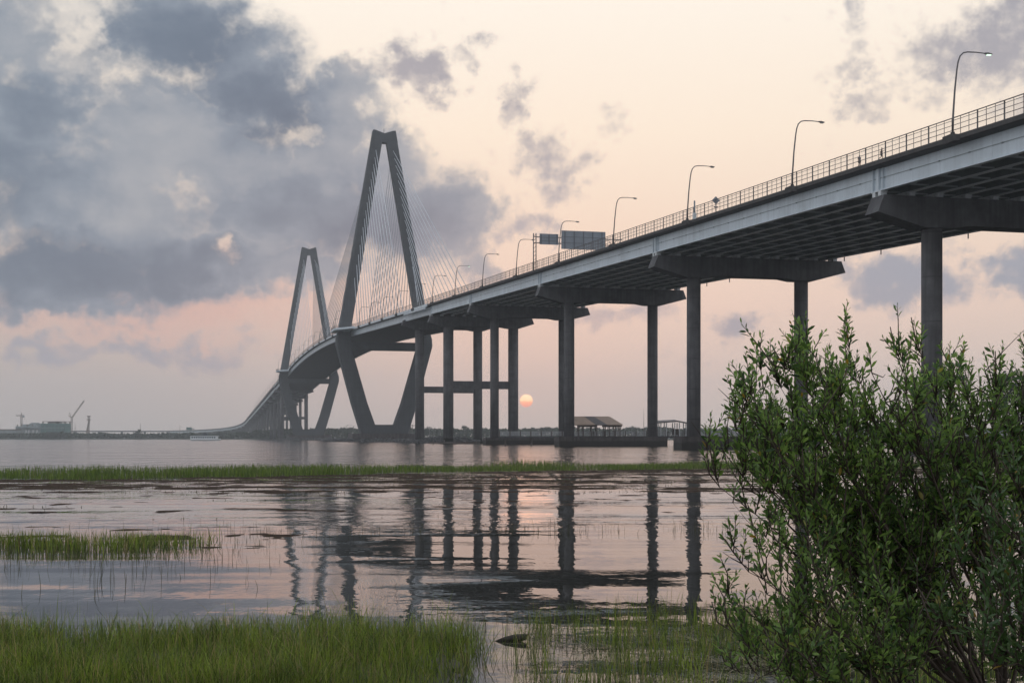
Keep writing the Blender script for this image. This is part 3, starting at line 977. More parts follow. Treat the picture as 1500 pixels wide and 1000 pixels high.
rock_island(0.0, 34, 40, 1, 'dark rubble of rocks heaped round the near tower foot')
rock_island(-471.0, 44, 46, 2, 'dark rubble of rocks heaped round the far tower foot')
rock_island(PIERS['F'], 18, 8, 3, 'dark rubble of rocks round the strutted pier nearest the tower')

# ------------------------------------------------------------------ far viaduct
fv = empty('far_viaduct', (0, 0, 0), label='distant curving viaduct beyond the far tower, falling to the left shore', cat='viaduct')
FT0, FT1 = -1880.0, -655.5
m = MB(); sweep(m, FT0, FT1, [(20.6, -1.0), (-20.6, -1.0), (-20.6, 0.5), (-20.2, 0.5), (-20.2, -0.2), (20.2, -0.2), (20.2, 0.9), (20.9, 0.9), (20.9, -0.6)], 18); m.build('deck', 'concrete_plain', fv)
for w in np.linspace(19.2, -18.6, 6):
    m = MB(); sweep(m, FT0, FT1, rect(w - 0.3, w + 0.3, -3.6, -1.003), 18); m.build('girder', 'steel_under', fv)
railing(fv, -1300, FT1, 20.75, None, 5.2, 2.2)
tt = -718.0; kf = 0
while tt > -1860:
    pier(fv, tt, a=11.8, r=1.5, strut=(22.4, 2.8) if kf == 0 else None, foot=None)
    tt -= 66; kf += 1
fw = empty('low_viaduct', (0, 0, 0), label='low flat road viaduct on squat piers crossing the far left shore', cat='viaduct')
# runs on to the left along the shore
e0, ed, en = frame(FT0)
A0 = (e0[0], e0[1]); A1 = (at(-60, 2450)[0], 2450)
ux, uy = A1[0] - A0[0], A1[1] - A0[1]; ln = math.hypot(ux, uy); ux, uy = ux / ln, uy / ln
rz = math.atan2(uy, ux); zt = Hdeck(FT0)
cx, cy = (A0[0] + A1[0]) / 2, (A0[1] + A1[1]) / 2
MB().box((cx, cy, zt - 1.0), (ln, 14, 1.6), rz).build('deck', 'concrete_plain', fw)
MB().box((cx, cy, zt + 0.3), (ln, 13, 0.9), rz).build('parapet', 'concrete_plain', fw)
for k in range(int(ln / 42)):
    s = 20 + k * 42; px_, py_ = A0[0] + ux * s, A0[1] + uy * s
    MB().box((px_, py_, (zt - 1.8) / 2), (3.2, 10, zt - 1.8), rz).build('pier', 'concrete_plain', fw)

# ------------------------------------------------------------------ street lamps
LT0, LSTEP = 601.3, 42.65


def make_lamp():
    t = empty('street_lamp')
    # local x points inward over the road, z up
    pts = [(0, 0, 0.5), (0.06, 0, 2.5), (0.28, 0, 5.5), (0.55, 0, 7.9), (0.72, 0, 8.9), (0.98, 0, 9.6), (1.42, 0, 10.02), (2.0, 0, 10.16), (3.2, 0, 10.2), (4.5, 0, 10.14)]
    MB().tube(pts, [0.13, 0.125, 0.11, 0.10, 0.095, 0.09, 0.085, 0.08, 0.07, 0.06], 10).build('pole', 'lamp_metal', t)
    m = MB().loft([[(4.3, -0.12, 10.10), (4.3, 0.12, 10.10), (4.3, 0.12, 10.22), (4.3, -0.12, 10.22)],
                   [(4.7, -0.2, 10.02), (4.7, 0.2, 10.02), (4.7, 0.2, 10.24), (4.7, -0.2, 10.24)],
                   [(5.25, -0.14, 10.05), (5.25, 0.14, 10.05), (5.25, 0.14, 10.14), (5.25, -0.14, 10.14)]])
    hd = m.build('lamp_head', 'lamp_metal', t)
    MB().loft([[(4.6 + 0.5 * u, v * 0.15, z) for u, v in ((0, -1), (1, -1), (1, 1), (0, 1))] for z in (9.93, 10.03)]).build('lens', 'lamp_lens', hd)
    m = MB()
    m.loft([[(-0.55, -1.3, -0.75), (0.2, -1.3, -0.75), (0.2, 1.3, -0.75), (-0.55, 1.3, -0.75)], [(-0.75, -1.0, 0.1), (0.2, -1.0, 0.1), (0.2, 1.0, 0.1), (-0.75, 1.0, 0.1)]])
    m.loft([[(0.26 * math.cos(a), 0.26 * math.sin(a), z) for a in np.arange(8) * math.pi / 4] for z in (0.1, 0.52)])
    m.build('pole_base', 'fascia_concrete', t)
    return t


LAMP_LABELS = [
    'tallest looking curved street lamp, nearest the camera, its head glowing pale green',
    'curved street lamp on the deck, left of the two joggers',
    'curved street lamp on the deck with a short grey post right at its foot',
    'curved street lamp on the deck just right of the large sign back',
    'curved street lamp rising between the two sign backs on the deck',
    'curved street lamp on the deck just left of the sign gantry post',
    'curved street lamp, second to the left of the sign gantry post',
    'curved street lamp with a small lit head, third left of the sign gantry',
    'curved street lamp just right of the near tower right leg']
lamp0 = make_lamp()
km = kid_map()
ang_in = math.atan2(0.23975, 0.97083)     # inward direction (-side)
ORD = ['first', 'second', 'third', 'fourth', 'fifth', 'sixth', 'seventh', 'eighth', 'ninth', 'tenth', 'eleventh', 'twelfth', 'thirteenth', 'fourteenth', 'fifteenth', 'sixteenth', 'seventeenth', 'eighteenth', 'nineteenth', 'twentieth', 'twenty first', 'twenty second', 'twenty third', 'twenty fourth']
lamps = []; lit = []
for i in range(40):
    t = LT0 - LSTEP * i
    if t < -1080: break
    near_tower = min(abs(t), abs(t + 471))
    lp = lamp0 if i == 0 else copy_tree(lamp0, km)
    w = 21.1
    if near_tower < 9: w = 29.0
    lp.location = BH(t, w, 0.0); lp.rotation_euler = (0, 0, ang_in)
    if i < len(LAMP_LABELS): lab = LAMP_LABELS[i]
    elif t > -5: lab = '%s small street lamp leftward from the near tower right leg, seen among the cables' % ORD[i - len(LAMP_LABELS)]
    elif t > -471: lab = '%s tiny street lamp counted leftward past the near tower left leg, on the main span' % ORD[sum(1 for q in lamps if -471 < q < -5)]
    else: lab = '%s tiny street lamp beyond the far tower, counted down the falling viaduct' % ORD[sum(1 for q in lamps if q < -471)]
    tag(lp, lab, 'street lamp', 'street lamps along the bridge walkway')
    lamps.append(t)
    if i in (0, 7): lit.append(lp)
for lp in lit:
    for hd in kids(lp):
        for ch in kids(hd):
            ch.data = ch.data.copy(); ch.data.materials[0] = MATS['lamp_lit']; ch['label'] = 'lit lens'

# ------------------------------------------------------------------ things on the deck
# sign gantry
tg = 408.0
g = empty('sign_gantry', BH(tg, 21.1, 0), ang_in, 'overhead gantry showing the grey backs of two road signs above the deck', 'road sign')
hg = 9.6
m = MB()
for x in (-0.35, 0.35):
    m.tube([(x, 0, -0.3), (x, 0, hg)], 0.14, 8)
for k in range(9): m.bar((-0.35, 0, k * 1.05 + 0.4), (0.35, 0, k * 1.05 + 0.9), 0.1)
m.build('post', 'lamp_metal', g)
m = MB()
for z in (hg - 0.9, hg - 2.5):
    m.tube([(-0.2, 0, z), (24, 0, z)], 0.12, 8)
for k in range(16): m.bar((1.0 + k * 1.45, 0, hg - 0.9 if k % 2 else hg - 2.5), (1.0 + (k + 1) * 1.45, 0, hg - 2.5 if k % 2 else hg - 0.9), 0.08)
m.build('beam', 'lamp_metal', g)
for (x0, x1, z0, z1, nb) in ((1.2, 6.3, hg - 2.9, hg - 0.1, 3), (7.1, 19.2, hg - 3.9, hg + 0.95, 5)):
    s = MB().box(((x0 + x1) / 2, -0.42, (z0 + z1) / 2), (x1 - x0, 0.08, z1 - z0)).build('sign_panel', 'sign_back', g)
    m = MB()
    for k in range(nb):
        x = x0 + (x1 - x0) * (0.08 + 0.84 * k / (nb - 1)); m.box((x, -0.25, (z0 + z1) / 2), (0.22, 0.22, z1 - z0 - 0.1))
        m.box((x, -0.50, (z0 + z1) / 2), (0.24, 0.07, z1 - z0 - 0.1))
    for zz in (z0 + (z1 - z0) * 0.33, z0 + (z1 - z0) * 0.66): m.box(((x0 + x1) / 2, -0.485, zz), (x1 - x0 - 0.1, 0.03, 0.12))
    m.build('stiffener', 'sign_bar', s)
# diamond sign
ds = empty('diamond_sign', BH(527.5, 20.4, 0), ang_in, 'small diamond shaped road sign seen from behind on the walkway railing', 'road sign')
MB().tube([(0, 0, -0.2), (0, 0, 2.6)], 0.05, 8).build('post', 'lamp_metal', ds)
MB().loft([[(0, y, 1.55), (0.72, y, 2.27), (0, y, 2.99), (-0.72, y, 2.27)] for y in (-0.09, -0.055)]).build('sign_panel', 'sign_back', ds)
MB().box((0, -0.08, 1.12), (0.8, 0.04, 0.22)).build('plaque', 'sign_bar', ds)
# short post with box beside a lamp
sp_ = empty('utility_post', BH(519.2, 21.0, 0), ang_in, 'short grey post with a box at its foot beside a street lamp', 'post')
MB().tube([(0, 0, 0.0), (0, 0, 3.3)], 0.14, 10).build('post', 'sign_back', sp_)
MB().box((0, 0, 0.55), (0.55, 0.5, 1.1)).build('box', 'bearing_steel', sp_)

# ------------------------------------------------------------------ joggers


def skin_obj(name, verts, edges, radii, material, parent, sub=2):
    me = bpy.data.meshes.new(name); me.from_pydata(verts, edges, []); me.materials.append(MATS[material])
    o = bpy.data.objects.new(name, me); COL.objects.link(o); o.parent = parent
    me.skin_vertices.new(name='skin') if hasattr(me.skin_vertices, 'new') and len(me.skin_vertices) == 0 else None
    md = o.modifiers.new('skin', 'SKIN'); md.use_smooth_shade = True
    if len(me.skin_vertices) == 0:
        bpy.context.view_layer.objects.active = o
    ly = me.skin_vertices[0].data
    for i, r_ in enumerate(radii):
        ly[i].radius = (r_, r_) if not isinstance(r_, tuple) else r_
        ly[i].use_root = i == 0
    o.modifiers.new('subdivision', 'SUBSURF').levels = sub
    o.modifiers['subdivision'].render_levels = sub
    return o


def person(loc, rz, label, legs, arms, shirt, shorts):
    """x forward, y left, z up.  legs: (knee, ankle) x,z per side; arms: (elbow, wrist) x,z per side"""
    p = empty('person', loc, rz, label, 'person')
    V, E, Rr = [], [], []

    def add(v, r_, par=None):
        V.append(v); Rr.append(r_)
        if par is not None: E.append((par, len(V) - 1))
        return len(V) - 1
    pel = add((0, 0, 0.95), (0.15, 0.11)); bel = add((0.02, 0, 1.1), (0.135, 0.10), pel); chest = add((0.05, 0, 1.32), (0.165, 0.11), bel)
    neck = add((0.06, 0, 1.5), 0.055, chest); jaw = add((0.09, 0, 1.57), 0.07, neck); head = add((0.08, 0, 1.66), 0.088, jaw); crown = add((0.07, 0, 1.74), 0.06, head)
    add((0.185, 0, 1.64), 0.016, head)                        # nose
    for s in (1, -1): add((0.07, s * 0.095, 1.65), 0.018, head)   # ears
    Jt = {}
    for s, (kx, kz, ax, az_), (ex, ez, wx, wz) in ((1, legs[0], arms[0]), (-1, legs[1], arms[1])):
        hip = add((0, s * 0.10, 0.9), 0.095, pel); knee = add((kx, s * 0.1, kz), 0.06, hip); calf = add(((kx * 0.6 + ax * 0.4), s * 0.1, kz * 0.6 + az_ * 0.4), 0.055, knee)
        ank = add((ax, s * 0.1, az_), 0.036, calf); heel = (ax - 0.04, s * 0.1, az_ - 0.05); toe = add((ax + 0.17, s * 0.11, az_ - 0.045), 0.03, ank)
        sh = add((0.04, s * 0.19, 1.42), 0.062, chest); el_ = add((ex, s * 0.26, ez), 0.042, sh); wr = add((wx, s * 0.22, wz), 0.028, el_)
        dv = Vector((wx - ex, 0, wz - ez)).normalized(); pm = add((wx + dv.x * 0.06, s * 0.215, wz + dv.z * 0.06), 0.03, wr)
        for k in range(4):
            q0 = (wx + dv.x * 0.11 - dv.z * 0.018 * (k - 1.5), s * 0.21, wz + dv.z * 0.11 + dv.x * 0.018 * (k - 1.5))
            f1 = add(q0, 0.009, pm); add((q0[0] + dv.x * (0.05 + 0.01 * (k % 3)), s * 0.185, q0[2] + dv.z * (0.05 + 0.01 * (k % 3))), 0.008, f1)
        add((wx + dv.x * 0.05 + dv.z * 0.04, s * 0.19, wz + dv.z * 0.05 - dv.x * 0.04), 0.009, wr)
        Jt[s] = ((0, s * 0.10, 0.9), (kx, s * 0.1, kz), (0.04, s * 0.19, 1.42), (ex, s * 0.26, ez), (ax, s * 0.1, az_))
    skin_obj('body', V, E, Rr, 'skin', p, 2)
    # shirt
    V, E, Rr = [(0.0, 0, 0.98), (0.02, 0, 1.1), (0.05, 0, 1.32), (0.06, 0, 1.46)], [(0, 1), (1, 2), (2, 3)], [(0.185, 0.15), (0.18, 0.15), (0.215, 0.16), (0.10, 0.09)]
    for s in (1, -1):
        _, _, sh, el_, _ = Jt[s]
        V += [sh, tuple(np.array(sh) * 0.45 + np.array(el_) * 0.55)]; n = len(V); E += [(2, n - 2), (n - 2, n - 1)]; Rr += [0.09, 0.068]
    skin_obj('shirt', V, E, Rr, shirt, p, 1)
    V, E, Rr = [(0, 0, 0.98)], [], [(0.16, 0.12)]
    for s in (1, -1):
        hip, knee, _, _, _ = Jt[s]
        V += [hip, tuple(np.array(hip) * 0.3 + np.array(knee) * 0.7)]; n = len(V); E += [(0, n - 2), (n - 2, n - 1)]; Rr += [0.118, 0.085]
    skin_obj('shorts', V, E, Rr, shorts, p, 1)
    skin_obj('hair', [(0.02, 0, 1.62), (0.03, 0, 1.70), (0.07, 0, 1.76)], [(0, 1), (1, 2)], [0.07, 0.09, 0.07], 'hair', p, 1)
    for s in (1, -1):
        a = Jt[s][4]
        skin_obj('shoe', [(a[0] - 0.05, a[1], a[2] - 0.05), (a[0] + 0.06, a[1], a[2] - 0.055), (a[0] + 0.18, a[1] + s * 0.01, a[2] - 0.06)], [(0, 1), (1, 2)], [0.045, 0.045, 0.035], 'shoe', p, 1)
    return p


ang_down = math.atan2(-0.97083, 0.23975)      # facing the camera end of the deck
person(BH(577.3, 20.2, 0.07), ang_down + R(8), 'person in a grey top walking on the bridge walkway, left of the other', [(0.10, 0.50, 0.02, 0.09), (0.06, 0.49, -0.16, 0.12)], [(-0.08, 1.16, 0.02, 0.93), (0.06, 1.16, 0.2, 0.96)], 'shirt_grey', 'shirt_dark')
person(BH(583.2, 20.2, 0.07), ang_down + R(62), 'person in dark clothes running on the bridge walkway with bent arms', [(0.18, 0.56, 0.10, 0.10), (-0.04, 0.50, -0.42, 0.30)], [(-0.22, 1.2, -0.02, 1.12), (0.08, 1.18, 0.28, 1.3)], 'shirt_dark', 'shorts_dark')

# ------------------------------------------------------------------ fishing pier and shelters
fp = empty('fishing_pier', (0, 0, 0), label='low fishing pier with pale railings running behind the bridge columns', cat='pier')
FPA, FPB = np.array([-4.0, 404.0]), np.array([150.0, 392.0])
fu = FPB - FPA; fl = np.linalg.norm(fu); fu /= fl; frz = math.atan2(fu[1], fu[0])
fc = (FPA + FPB) / 2
MB().box((fc[0], fc[1] + 3, 2.55), (fl, 7.0, 0.5), frz).build('deck', 'concrete_plain', fp)
m = MB()
for side in (-0.3, 6.3):
    for z in (4.2, 3.95, 3.7, 3.45, 3.2, 2.98):
        m.box((fc[0], fc[1] + side, z), (fl, 0.06, 0.1), frz)
rl = m.build('railing', 'pale_timber', fp)
for side in (-0.3, 6.3):
    for k in range(int(fl / 3.2)):
        q = FPA + fu * (k * 3.2 + 0.2); MB().box((q[0], q[1] + side, 3.55), (0.3, 0.2, 1.6), frz).build('post', 'timber', rl)
for k in range(int(fl / 8)):
    q = FPA + fu * (k * 8 + 2)
    for dy in (0.8, 5.2): MB().tube([(q[0], q[1] + dy, -1), (q[0], q[1] + dy, 2.4)], 0.28, 8).build('pile', 'timber', fp)


def gable_shelter(px0, px1, py_ridge, py_eave, Z, label, mid):
    x0, x1 = (px0 - 750) / F * Z, (px1 - 750) / F * Z
    zr, ze = EYE + (HY - py_ridge) * Z / F, EYE + (HY - py_eave) * Z / F
    c = ((x0 + x1) / 2, Z, 2.8)
    t = empty('shelter', c, 0, label, 'shelter')
    hw = (x1 - x0) / 2; dz = -2.8; th = 0.22

    def X(p): return (p - (px0 + px1) / 2) / F * Z
    # two roofs side by side; the second one's end slope has its shade painted in as a dark panel
    for nm, mt, (r0, r1, e0_, e1_) in (('roof', 'roof_metal', (832, 855.5, 832, 871)), ('roof_end_shaded', 'roof_dark', (855.6, 870, 871.2, 888)), ('roof', 'roof_metal', (870.1, 893, 888.2, 911))):
        f0 = [(X(r0), 1.0, zr + dz), (X(r1), 1.0, zr + dz), (X(e1_), -3.2, ze + dz), (X(e0_), -3.2, ze + dz)]
        g0 = [(X(r0), 1.003, zr + dz), (X(r1), 1.003, zr + dz), (X(e1_), 5.2, ze + dz), (X(e0_), 5.2, ze + dz)]
        m = MB()
        for q in (f0, g0): m.loft([[(x, y, z) for x, y, z in q], [(x, y, z - th) for x, y, z in q]])
        m.build(nm, mt, t)
    for x in (-hw * 0.70, -hw * 0.52, -hw * 0.2, hw * 0.0, hw * 0.33, hw * 0.5, hw * 0.72, hw * 0.9):
        for y in (-2.4, 4.4): MB().box((x, y, (ze + dz) / 2), (0.3, 0.3, ze + dz), 0).build('post', 'timber', t)
    for x in (-hw * 0.35, hw * 0.62):
        for y in (-2.4, 4.4): MB().box((x, y, (ze + dz) - 0.5), (hw * 0.72, 0.34, 0.5)).build('beam', 'timber', t)
    return t


gable_shelter(836, 911, 609.5, 621.5, 401.0, 'open pier shelter with two tan sloped roofs right of the paired columns', True)
sz = 398.0
x0, x1 = (960 - 750) / F * sz, (1014 - 750) / F * sz
s2 = empty('shelter', ((x0 + x1) / 2, sz, 2.8), 0, 'open pier shelter with a dark shallow roof and pale posts, between two columns', 'shelter')
hw = (x1 - x0) / 2; zz = EYE + (HY - 615.5) * sz / F - 2.8; ze = EYE + (HY - 619.5) * sz / F - 2.8
MB().loft([[(-hw, -3.5, zz - 0.6), (hw * 0.1, -3.5, zz - 0.1), (hw, -3.5, ze - 0.2), (hw, -3.5, ze - 0.55), (hw * 0.1, -3.5, zz - 0.5), (-hw, -3.5, zz - 0.95)],
           [(-hw, 4.0, zz), (hw * 0.1, 4.0, zz + 0.3), (hw, 4.0, ze + 0.1), (hw, 4.0, ze - 0.25), (hw * 0.1, 4.0, zz - 0.1), (-hw, 4.0, zz - 0.35)]]).build('roof', 'roof_dark', s2)
for x in (-0.75, -0.45, 0.0, 0.25, 0.6, 0.9):
    for y in (-2.5, 3.2): MB().box((x * hw, y, (zz - 0.7) / 2), (0.26, 0.26, zz - 0.7)).build('post', 'pale_timber', s2)
for x in (0.1, 0.75):
    MB().loft([[(x * hw + a * 0.8, 0.4 + b_ * 1.1, z) for a, b_ in ((-1, -1), (1, -1), (1, 1), (-1, 1))] for z in (0.4, 2.2)]).build('bench', 'timber', s2)
# low dock between the strutted columns
m = MB().box((-20.5, 470, 0.55), (18, 3.0, 0.5), 0.0)
for k in range(5): m.tube([(-28 + k * 3.8, 470, -1), (-28 + k * 3.8, 470, 1.6)], 0.18, 8)
tag(m.build('low_dock', 'timber'), 'low dark dock floating between the two strutted column pairs', 'dock')
p0 = at(943, 900, H=1.0)
tag(MB().tube([p0, (p0[0], p0[1], 22.5)], [0.25, 0.08], 6).build('antenna_mast', 'crane_steel'), 'hair thin mast standing left of the column by the dark roofed shelter', 'mast')
for px_, lab, ztop in ((604, 'utility pole with crossarms right of the near tower foot', 15), (629, 'utility pole seen just right of the leftmost strutted column', 13)):
    b0 = at(px_, 1395, H=1.0); u = empty('utility_pole', b0, 0, lab, 'utility pole', 'utility poles on the far bank')
    MB().tube([(0, 0, 0), (0, 0, ztop)], 0.3, 6).build('pole', 'timber', u)
    for z in (0.96, 0.88): MB().box((0, 0, ztop * z), (6.0, 0.3, 0.35)).build('crossarm', 'timber', u)

# ------------------------------------------------------------------ left shore: building site, cranes, masts, sign, ferry
SZ = 1800.0
k_ = SZ / F


def pxx(px): return (px - 750) * k_


def pzz(py): return EYE + (HY - py) * k_


bl = empty('unfinished_building', (pxx(60), SZ, 1.0), 0, 'unfinished concrete building with an open frame top beside a crane', 'building')


def bx(mb, a, b, c, d, y0=-10, y1=14):   # photo box a..b columns, c..d rows
    mb.box(((pxx(a) + pxx(b)) / 2 - pxx(60), (y0 + y1) / 2, (pzz(c) + pzz(d)) / 2 - 1.0), (abs(pxx(b) - pxx(a)), y1 - y0, abs(pzz(d) - pzz(c))))


m = MB(); bx(m, 26, 66, 624, 641, -8, 14); bx(m, 35, 44, 621.2, 624, -6, 12); bx(m, 45.5, 57, 619.8, 624, -6, 12); bx(m, 47.5, 54, 618.9, 619.8, -5, 10); bx(m, 59, 64, 622.4, 624, -6, 12); m.build('wall', 'site_concrete', bl)
m = MB(); bx(m, 64, 98, 620, 641, -12, 16); m.build('wall', 'site_green', bl)
m = MB()
for a in (66, 74, 85, 91, 97): bx(m, a, a + 1.2, 617.5, 620, -11, -9); bx(m, a, a + 1.2, 617.5, 620, 12, 14)
bx(m, 66, 98, 616.9, 617.6, -12, 16); bx(m, 74, 84, 617.6, 620, -10, 10)
for a in (28, 34, 42, 50): bx(m, a, a + 1.0, 621.5, 624, -8, -6)
m.build('open_frame', 'crane_steel', bl)
for a in (40, 44, 50.5, 56):
    m = MB(); bx(m, a, a + 2.6, 629.5, 638, -8.4, -8.0); m.build('window', 'site_white', bl)
for a in np.arange(67, 96, 4.8):
    for r_ in (622.5, 627, 631.5):
        m = MB(); bx(m, a, a + 3.0, r_, r_ + 2.8, -12.3, -11.9); m.build('window', 'site_glass', bl)
m = MB(); bx(m, 26, 98, 626.2, 626.7, -12.6, 14); m.build('floor_slab', 'site_concrete', bl)
lb = empty('long_building', (pxx(5), SZ, 1.0), 0, 'long low grey building at the left edge of the far shore', 'building')
m = MB().box((0, 0, (pzz(629.5) - 1) / 2), (52, 18, pzz(629.5) - 1)); m.build('wall', 'site_concrete', lb)
MB().box((0, 0, pzz(629.5) - 0.6), (54, 20, 1.2)).build('roof', 'crane_steel', lb)
for a in np.arange(-22, 24, 6.0):
    MB().box((a, -9.1, 6.0), (3.0, 0.3, 2.2)).build('window', 'site_glass', lb)


def lattice(mb, a, b, wd, n, th=0.25):
    a, b = Vector(a), Vector(b); t = (b - a).normalized()
    u = t.cross(Vector((0, 1, 0))).normalized() * wd / 2; v = Vector((0, 1, 0)) * wd / 2
    cs = [(u + v), (u - v), (-u - v), (-u + v)]
    for c in cs: mb.bar(a + c, b + c, th)
    for i in range(n):
        p, q = a.lerp(b, i / n), a.lerp(b, (i + 1) / n)
        for j in range(4): mb.bar(p + cs[j], q + cs[(j + 1) % 4], th * 0.7)
    return mb


# hammerhead crane at x=19
c1 = empty('tower_crane', (pxx(19.5), SZ + 30, 1.0), 0, 'hammerhead tower crane with level jib above the long low building', 'crane')
zt_ = pzz(604.5)
lattice(MB(), (0, 0, 0), (0, 0, pzz(610)), 2.0, 12, 0.3).build('mast', 'crane_steel', c1)
lattice(MB(), (-7.5, 0, pzz(609)), (3.5, 0, pzz(609)), 1.4, 8, 0.3).build('jib', 'crane_steel', c1)
MB().tube([(0, 0, pzz(610)), (0, 0, zt_)], 0.5, 6).build('apex', 'crane_steel', c1)
MB().box((2.8, 0, pzz(610.4)), (2.4, 2, 2.4)).build('counterweight', 'site_concrete', c1)
# luffing crane at x=96
c2 = empty('luffing_crane', (pxx(95.5), SZ + 25, 1.0), 0, 'luffing crane with its jib raised high to the right over the unfinished building', 'crane')
lattice(MB(), (0, 0, 0), (0.6, 0, pzz(612.5)), 1.9, 12, 0.3).build('mast', 'crane_steel', c2)
lattice(MB(), (1, 0, pzz(612)), (pxx(114.5) - pxx(95.5), 0, pzz(587)), 1.3, 16, 0.28).build('jib', 'crane_steel', c2)
m = MB(); m.bar((0.6, 0, pzz(612)), (-3.6, 0, pzz(609.5)), 1.0); m.bar((-0.4, 0, pzz(611)), (-2.4, 0, pzz(604.5)), 0.45); m.bar((-2.4, 0, pzz(604.5)), (-3.6, 0, pzz(609.5)), 0.4)
m.build('counter_jib', 'crane_steel', c2)
# third crane at x=127
c3 = empty('tower_crane', (pxx(126.6), SZ + 10, 1.0), 0, 'slim crane mast with stacked platforms beside a short inclined boom', 'crane')
lattice(MB(), (0, 0, 0), (0, 0, pzz(611)), 1.5, 12, 0.28).build('mast', 'crane_steel', c3)
for z in (610.5, 615.2): MB().box((0, 0, pzz(z)), (4.4, 2.8, 1.7)).build('platform', 'crane_steel', c3)
c4 = empty('mobile_crane', (pxx(126.5), SZ - 4, 1.0), 0, 'short inclined crane boom leaning right beside the slim crane mast', 'crane')
lattice(MB(), (0, 0, 0), (pxx(132.3) - pxx(126.5), 0, pzz(616)), 1.4, 10, 0.5).build('boom', 'crane_steel', c4)
MB().box((5.0, 0, pzz(619)), (1.6, 1.6, 4.0)).build('hook_block', 'crane_steel', c4)
MB().box((0, 0, 1.3), (7, 3, 2.6)).build('carrier', 'crane_steel', c4)
for px_, py_, lab in ((205.5, 620, 'thin mast rising over the low viaduct left of the ferry'), (263.5, 622, 'thin mast just left of the green road sign on the viaduct'), (110, 621, 'thin mast between the luffing crane and the slim crane')):
    b0 = (pxx(px_), SZ, 1.0)
    tag(MB().tube([b0, (b0[0], b0[1], pzz(py_))], [0.45, 0.25], 6).build('mast', 'crane_steel'), lab, 'mast', 'thin masts on the far shore')
gs = empty('green_sign', at(277, 2250, H=10.0), 0, 'green road sign above the distant viaduct at the left', 'road sign')
zc = EYE + (HY - 627.5) * 2250 / F - 10
MB().box((0, 0, zc), (9.5, 0.4, 4.6)).build('sign_panel', 'sign_green', gs)
MB().box((6.8, 0, zc - 0.4), (4.0, 0.4, 1.6)).build('small_panel', 'sign_bar', gs)
for x in (-3, 8): MB().tube([(x, 0.4, 0), (x, 0.4, zc)], 0.3, 6).build('post', 'crane_steel', gs)

# ferry
FZ = 1060.0
fx = (301.5 - 750) / F * FZ
fy = empty('ferry_boat', (fx, FZ, 0), 0, 'white passenger boat with a row of windows crossing near the far shore', 'boat')
pl = [(-11.9, -2.6), (10.2, -2.6), (12.3, 0), (10.2, 2.6), (-11.9, 2.6)]
MB().loft([[(x * 0.96, y * 0.85, -0.6) for x, y in pl], [(x * 0.98, y * 0.95, 0.35) for x, y in pl]]).build('hull', 'boat_dark', fy)
MB().loft([[(x * 0.982, y * 0.96, 0.352) for x, y in pl], [(x * 1.0, y, 1.35) for x, y in pl]]).build('topsides', 'boat_white', fy)
cbn = MB().box((-1.2, 0, 2.4), (21.2, 4.6, 2.1)).build('cabin', 'boat_white', fy)
for k in range(11):
    MB().box((-10.4 + k * 1.8, -2.32, 2.5), (1.25, 0.08, 1.15)).build('window', 'boat_glass', cbn)
MB().box((-0.8, 0, 3.6), (22.4, 5.2, 0.25)).build('roof', 'boat_white', fy)
MB().loft([[(-2.5, -1.6, 3.73), (1.8, -1.6, 3.73), (1.8, 1.6, 3.73), (-2.5, 1.6, 3.73)], [(-2.2, -1.4, 5.6), (1.3, -1.4, 5.6), (1.3, 1.4, 5.6), (-2.2, 1.4, 5.6)]]).build('wheelhouse', 'boat_dark', fy)
m = MB().tube([(-0.5, 0, 5.6), (-0.5, 0, 8.2)], 0.08, 6); m.build('mast', 'boat_dark', fy)
m = MB()
for sd in (-2.5, 2.5):
    m.box((5.5, sd, 4.55), (9.5, 0.06, 0.08)); m.box((-7, sd, 4.55), (9, 0.06, 0.08))
    for k in range(11): m.box((-11.3 + k * 2.1, sd, 4.15), (0.08, 0.08, 0.85))
m.build('railing', 'boat_dark', fy)

# ------------------------------------------------------------------ grass


def blades(name, pos, h, wd, material, label, lean=0.28, cat='grass', curve=0.5, tiltdir=None, flat=1.0):
    """pos (n,3) roots; three-segment bent blades as one mesh"""
    n = len(pos); az = rng.random(n) * 2 * math.pi if tiltdir is None else tiltdir + rng.normal(size=n) * 0.5
    ln = np.abs(rng.normal(size=n)) * lean
    side = np.stack([np.cos(rng.random(n) * 6.283), np.sin(rng.random(n) * 6.283), np.zeros(n)], 1); side /= np.linalg.norm(side, axis=1, keepdims=True)
    dirv = np.stack([np.cos(az), np.sin(az), np.zeros(n)], 1)
    V = np.zeros((n, 7, 3)); hs = h[:, None]; ww = wd[:, None]
    for i, (f, wf) in enumerate(((0, 1.0), (0.4, 0.95), (0.75, 0.6))):
        c = pos + dirv * (ln * f ** (1 + curve))[:, None] * hs + np.array([0, 0, 1]) * hs * f * flat
        V[:, 2 * i] = c - side * ww * wf / 2; V[:, 2 * i + 1] = c + side * ww * wf / 2
    V[:, 6] = pos + dirv * ln[:, None] * hs * 1.05 + np.array([0, 0, 1]) * hs * (1 - 0.15 * np.minimum(ln, 1)[:, None]) * flat
    base = np.arange(n)[:, None] * 7
    T = np.array([[0, 1, 3], [0, 3, 2], [2, 3, 5], [2, 5, 4], [4, 5, 6]])
    Fq = (base[:, None] + T[None]).reshape(-1, 3)
    return tag(np_mesh(name, V.reshape(-1, 3), Fq, material), label, cat, kind='stuff')


def scatter(n, x0, x1, y0, y1, dens, z=0.0):
    X = x0 + (x1 - x0) * rng.random(n); Y = y0 + (y1 - y0) * rng.random(n)
    k = rng.random(n) < dens(X, Y)
    X, Y = X[k], Y[k]
    return np.stack([X, Y, np.full(len(X), z) if np.isscalar(z) else z(X, Y)], 1)


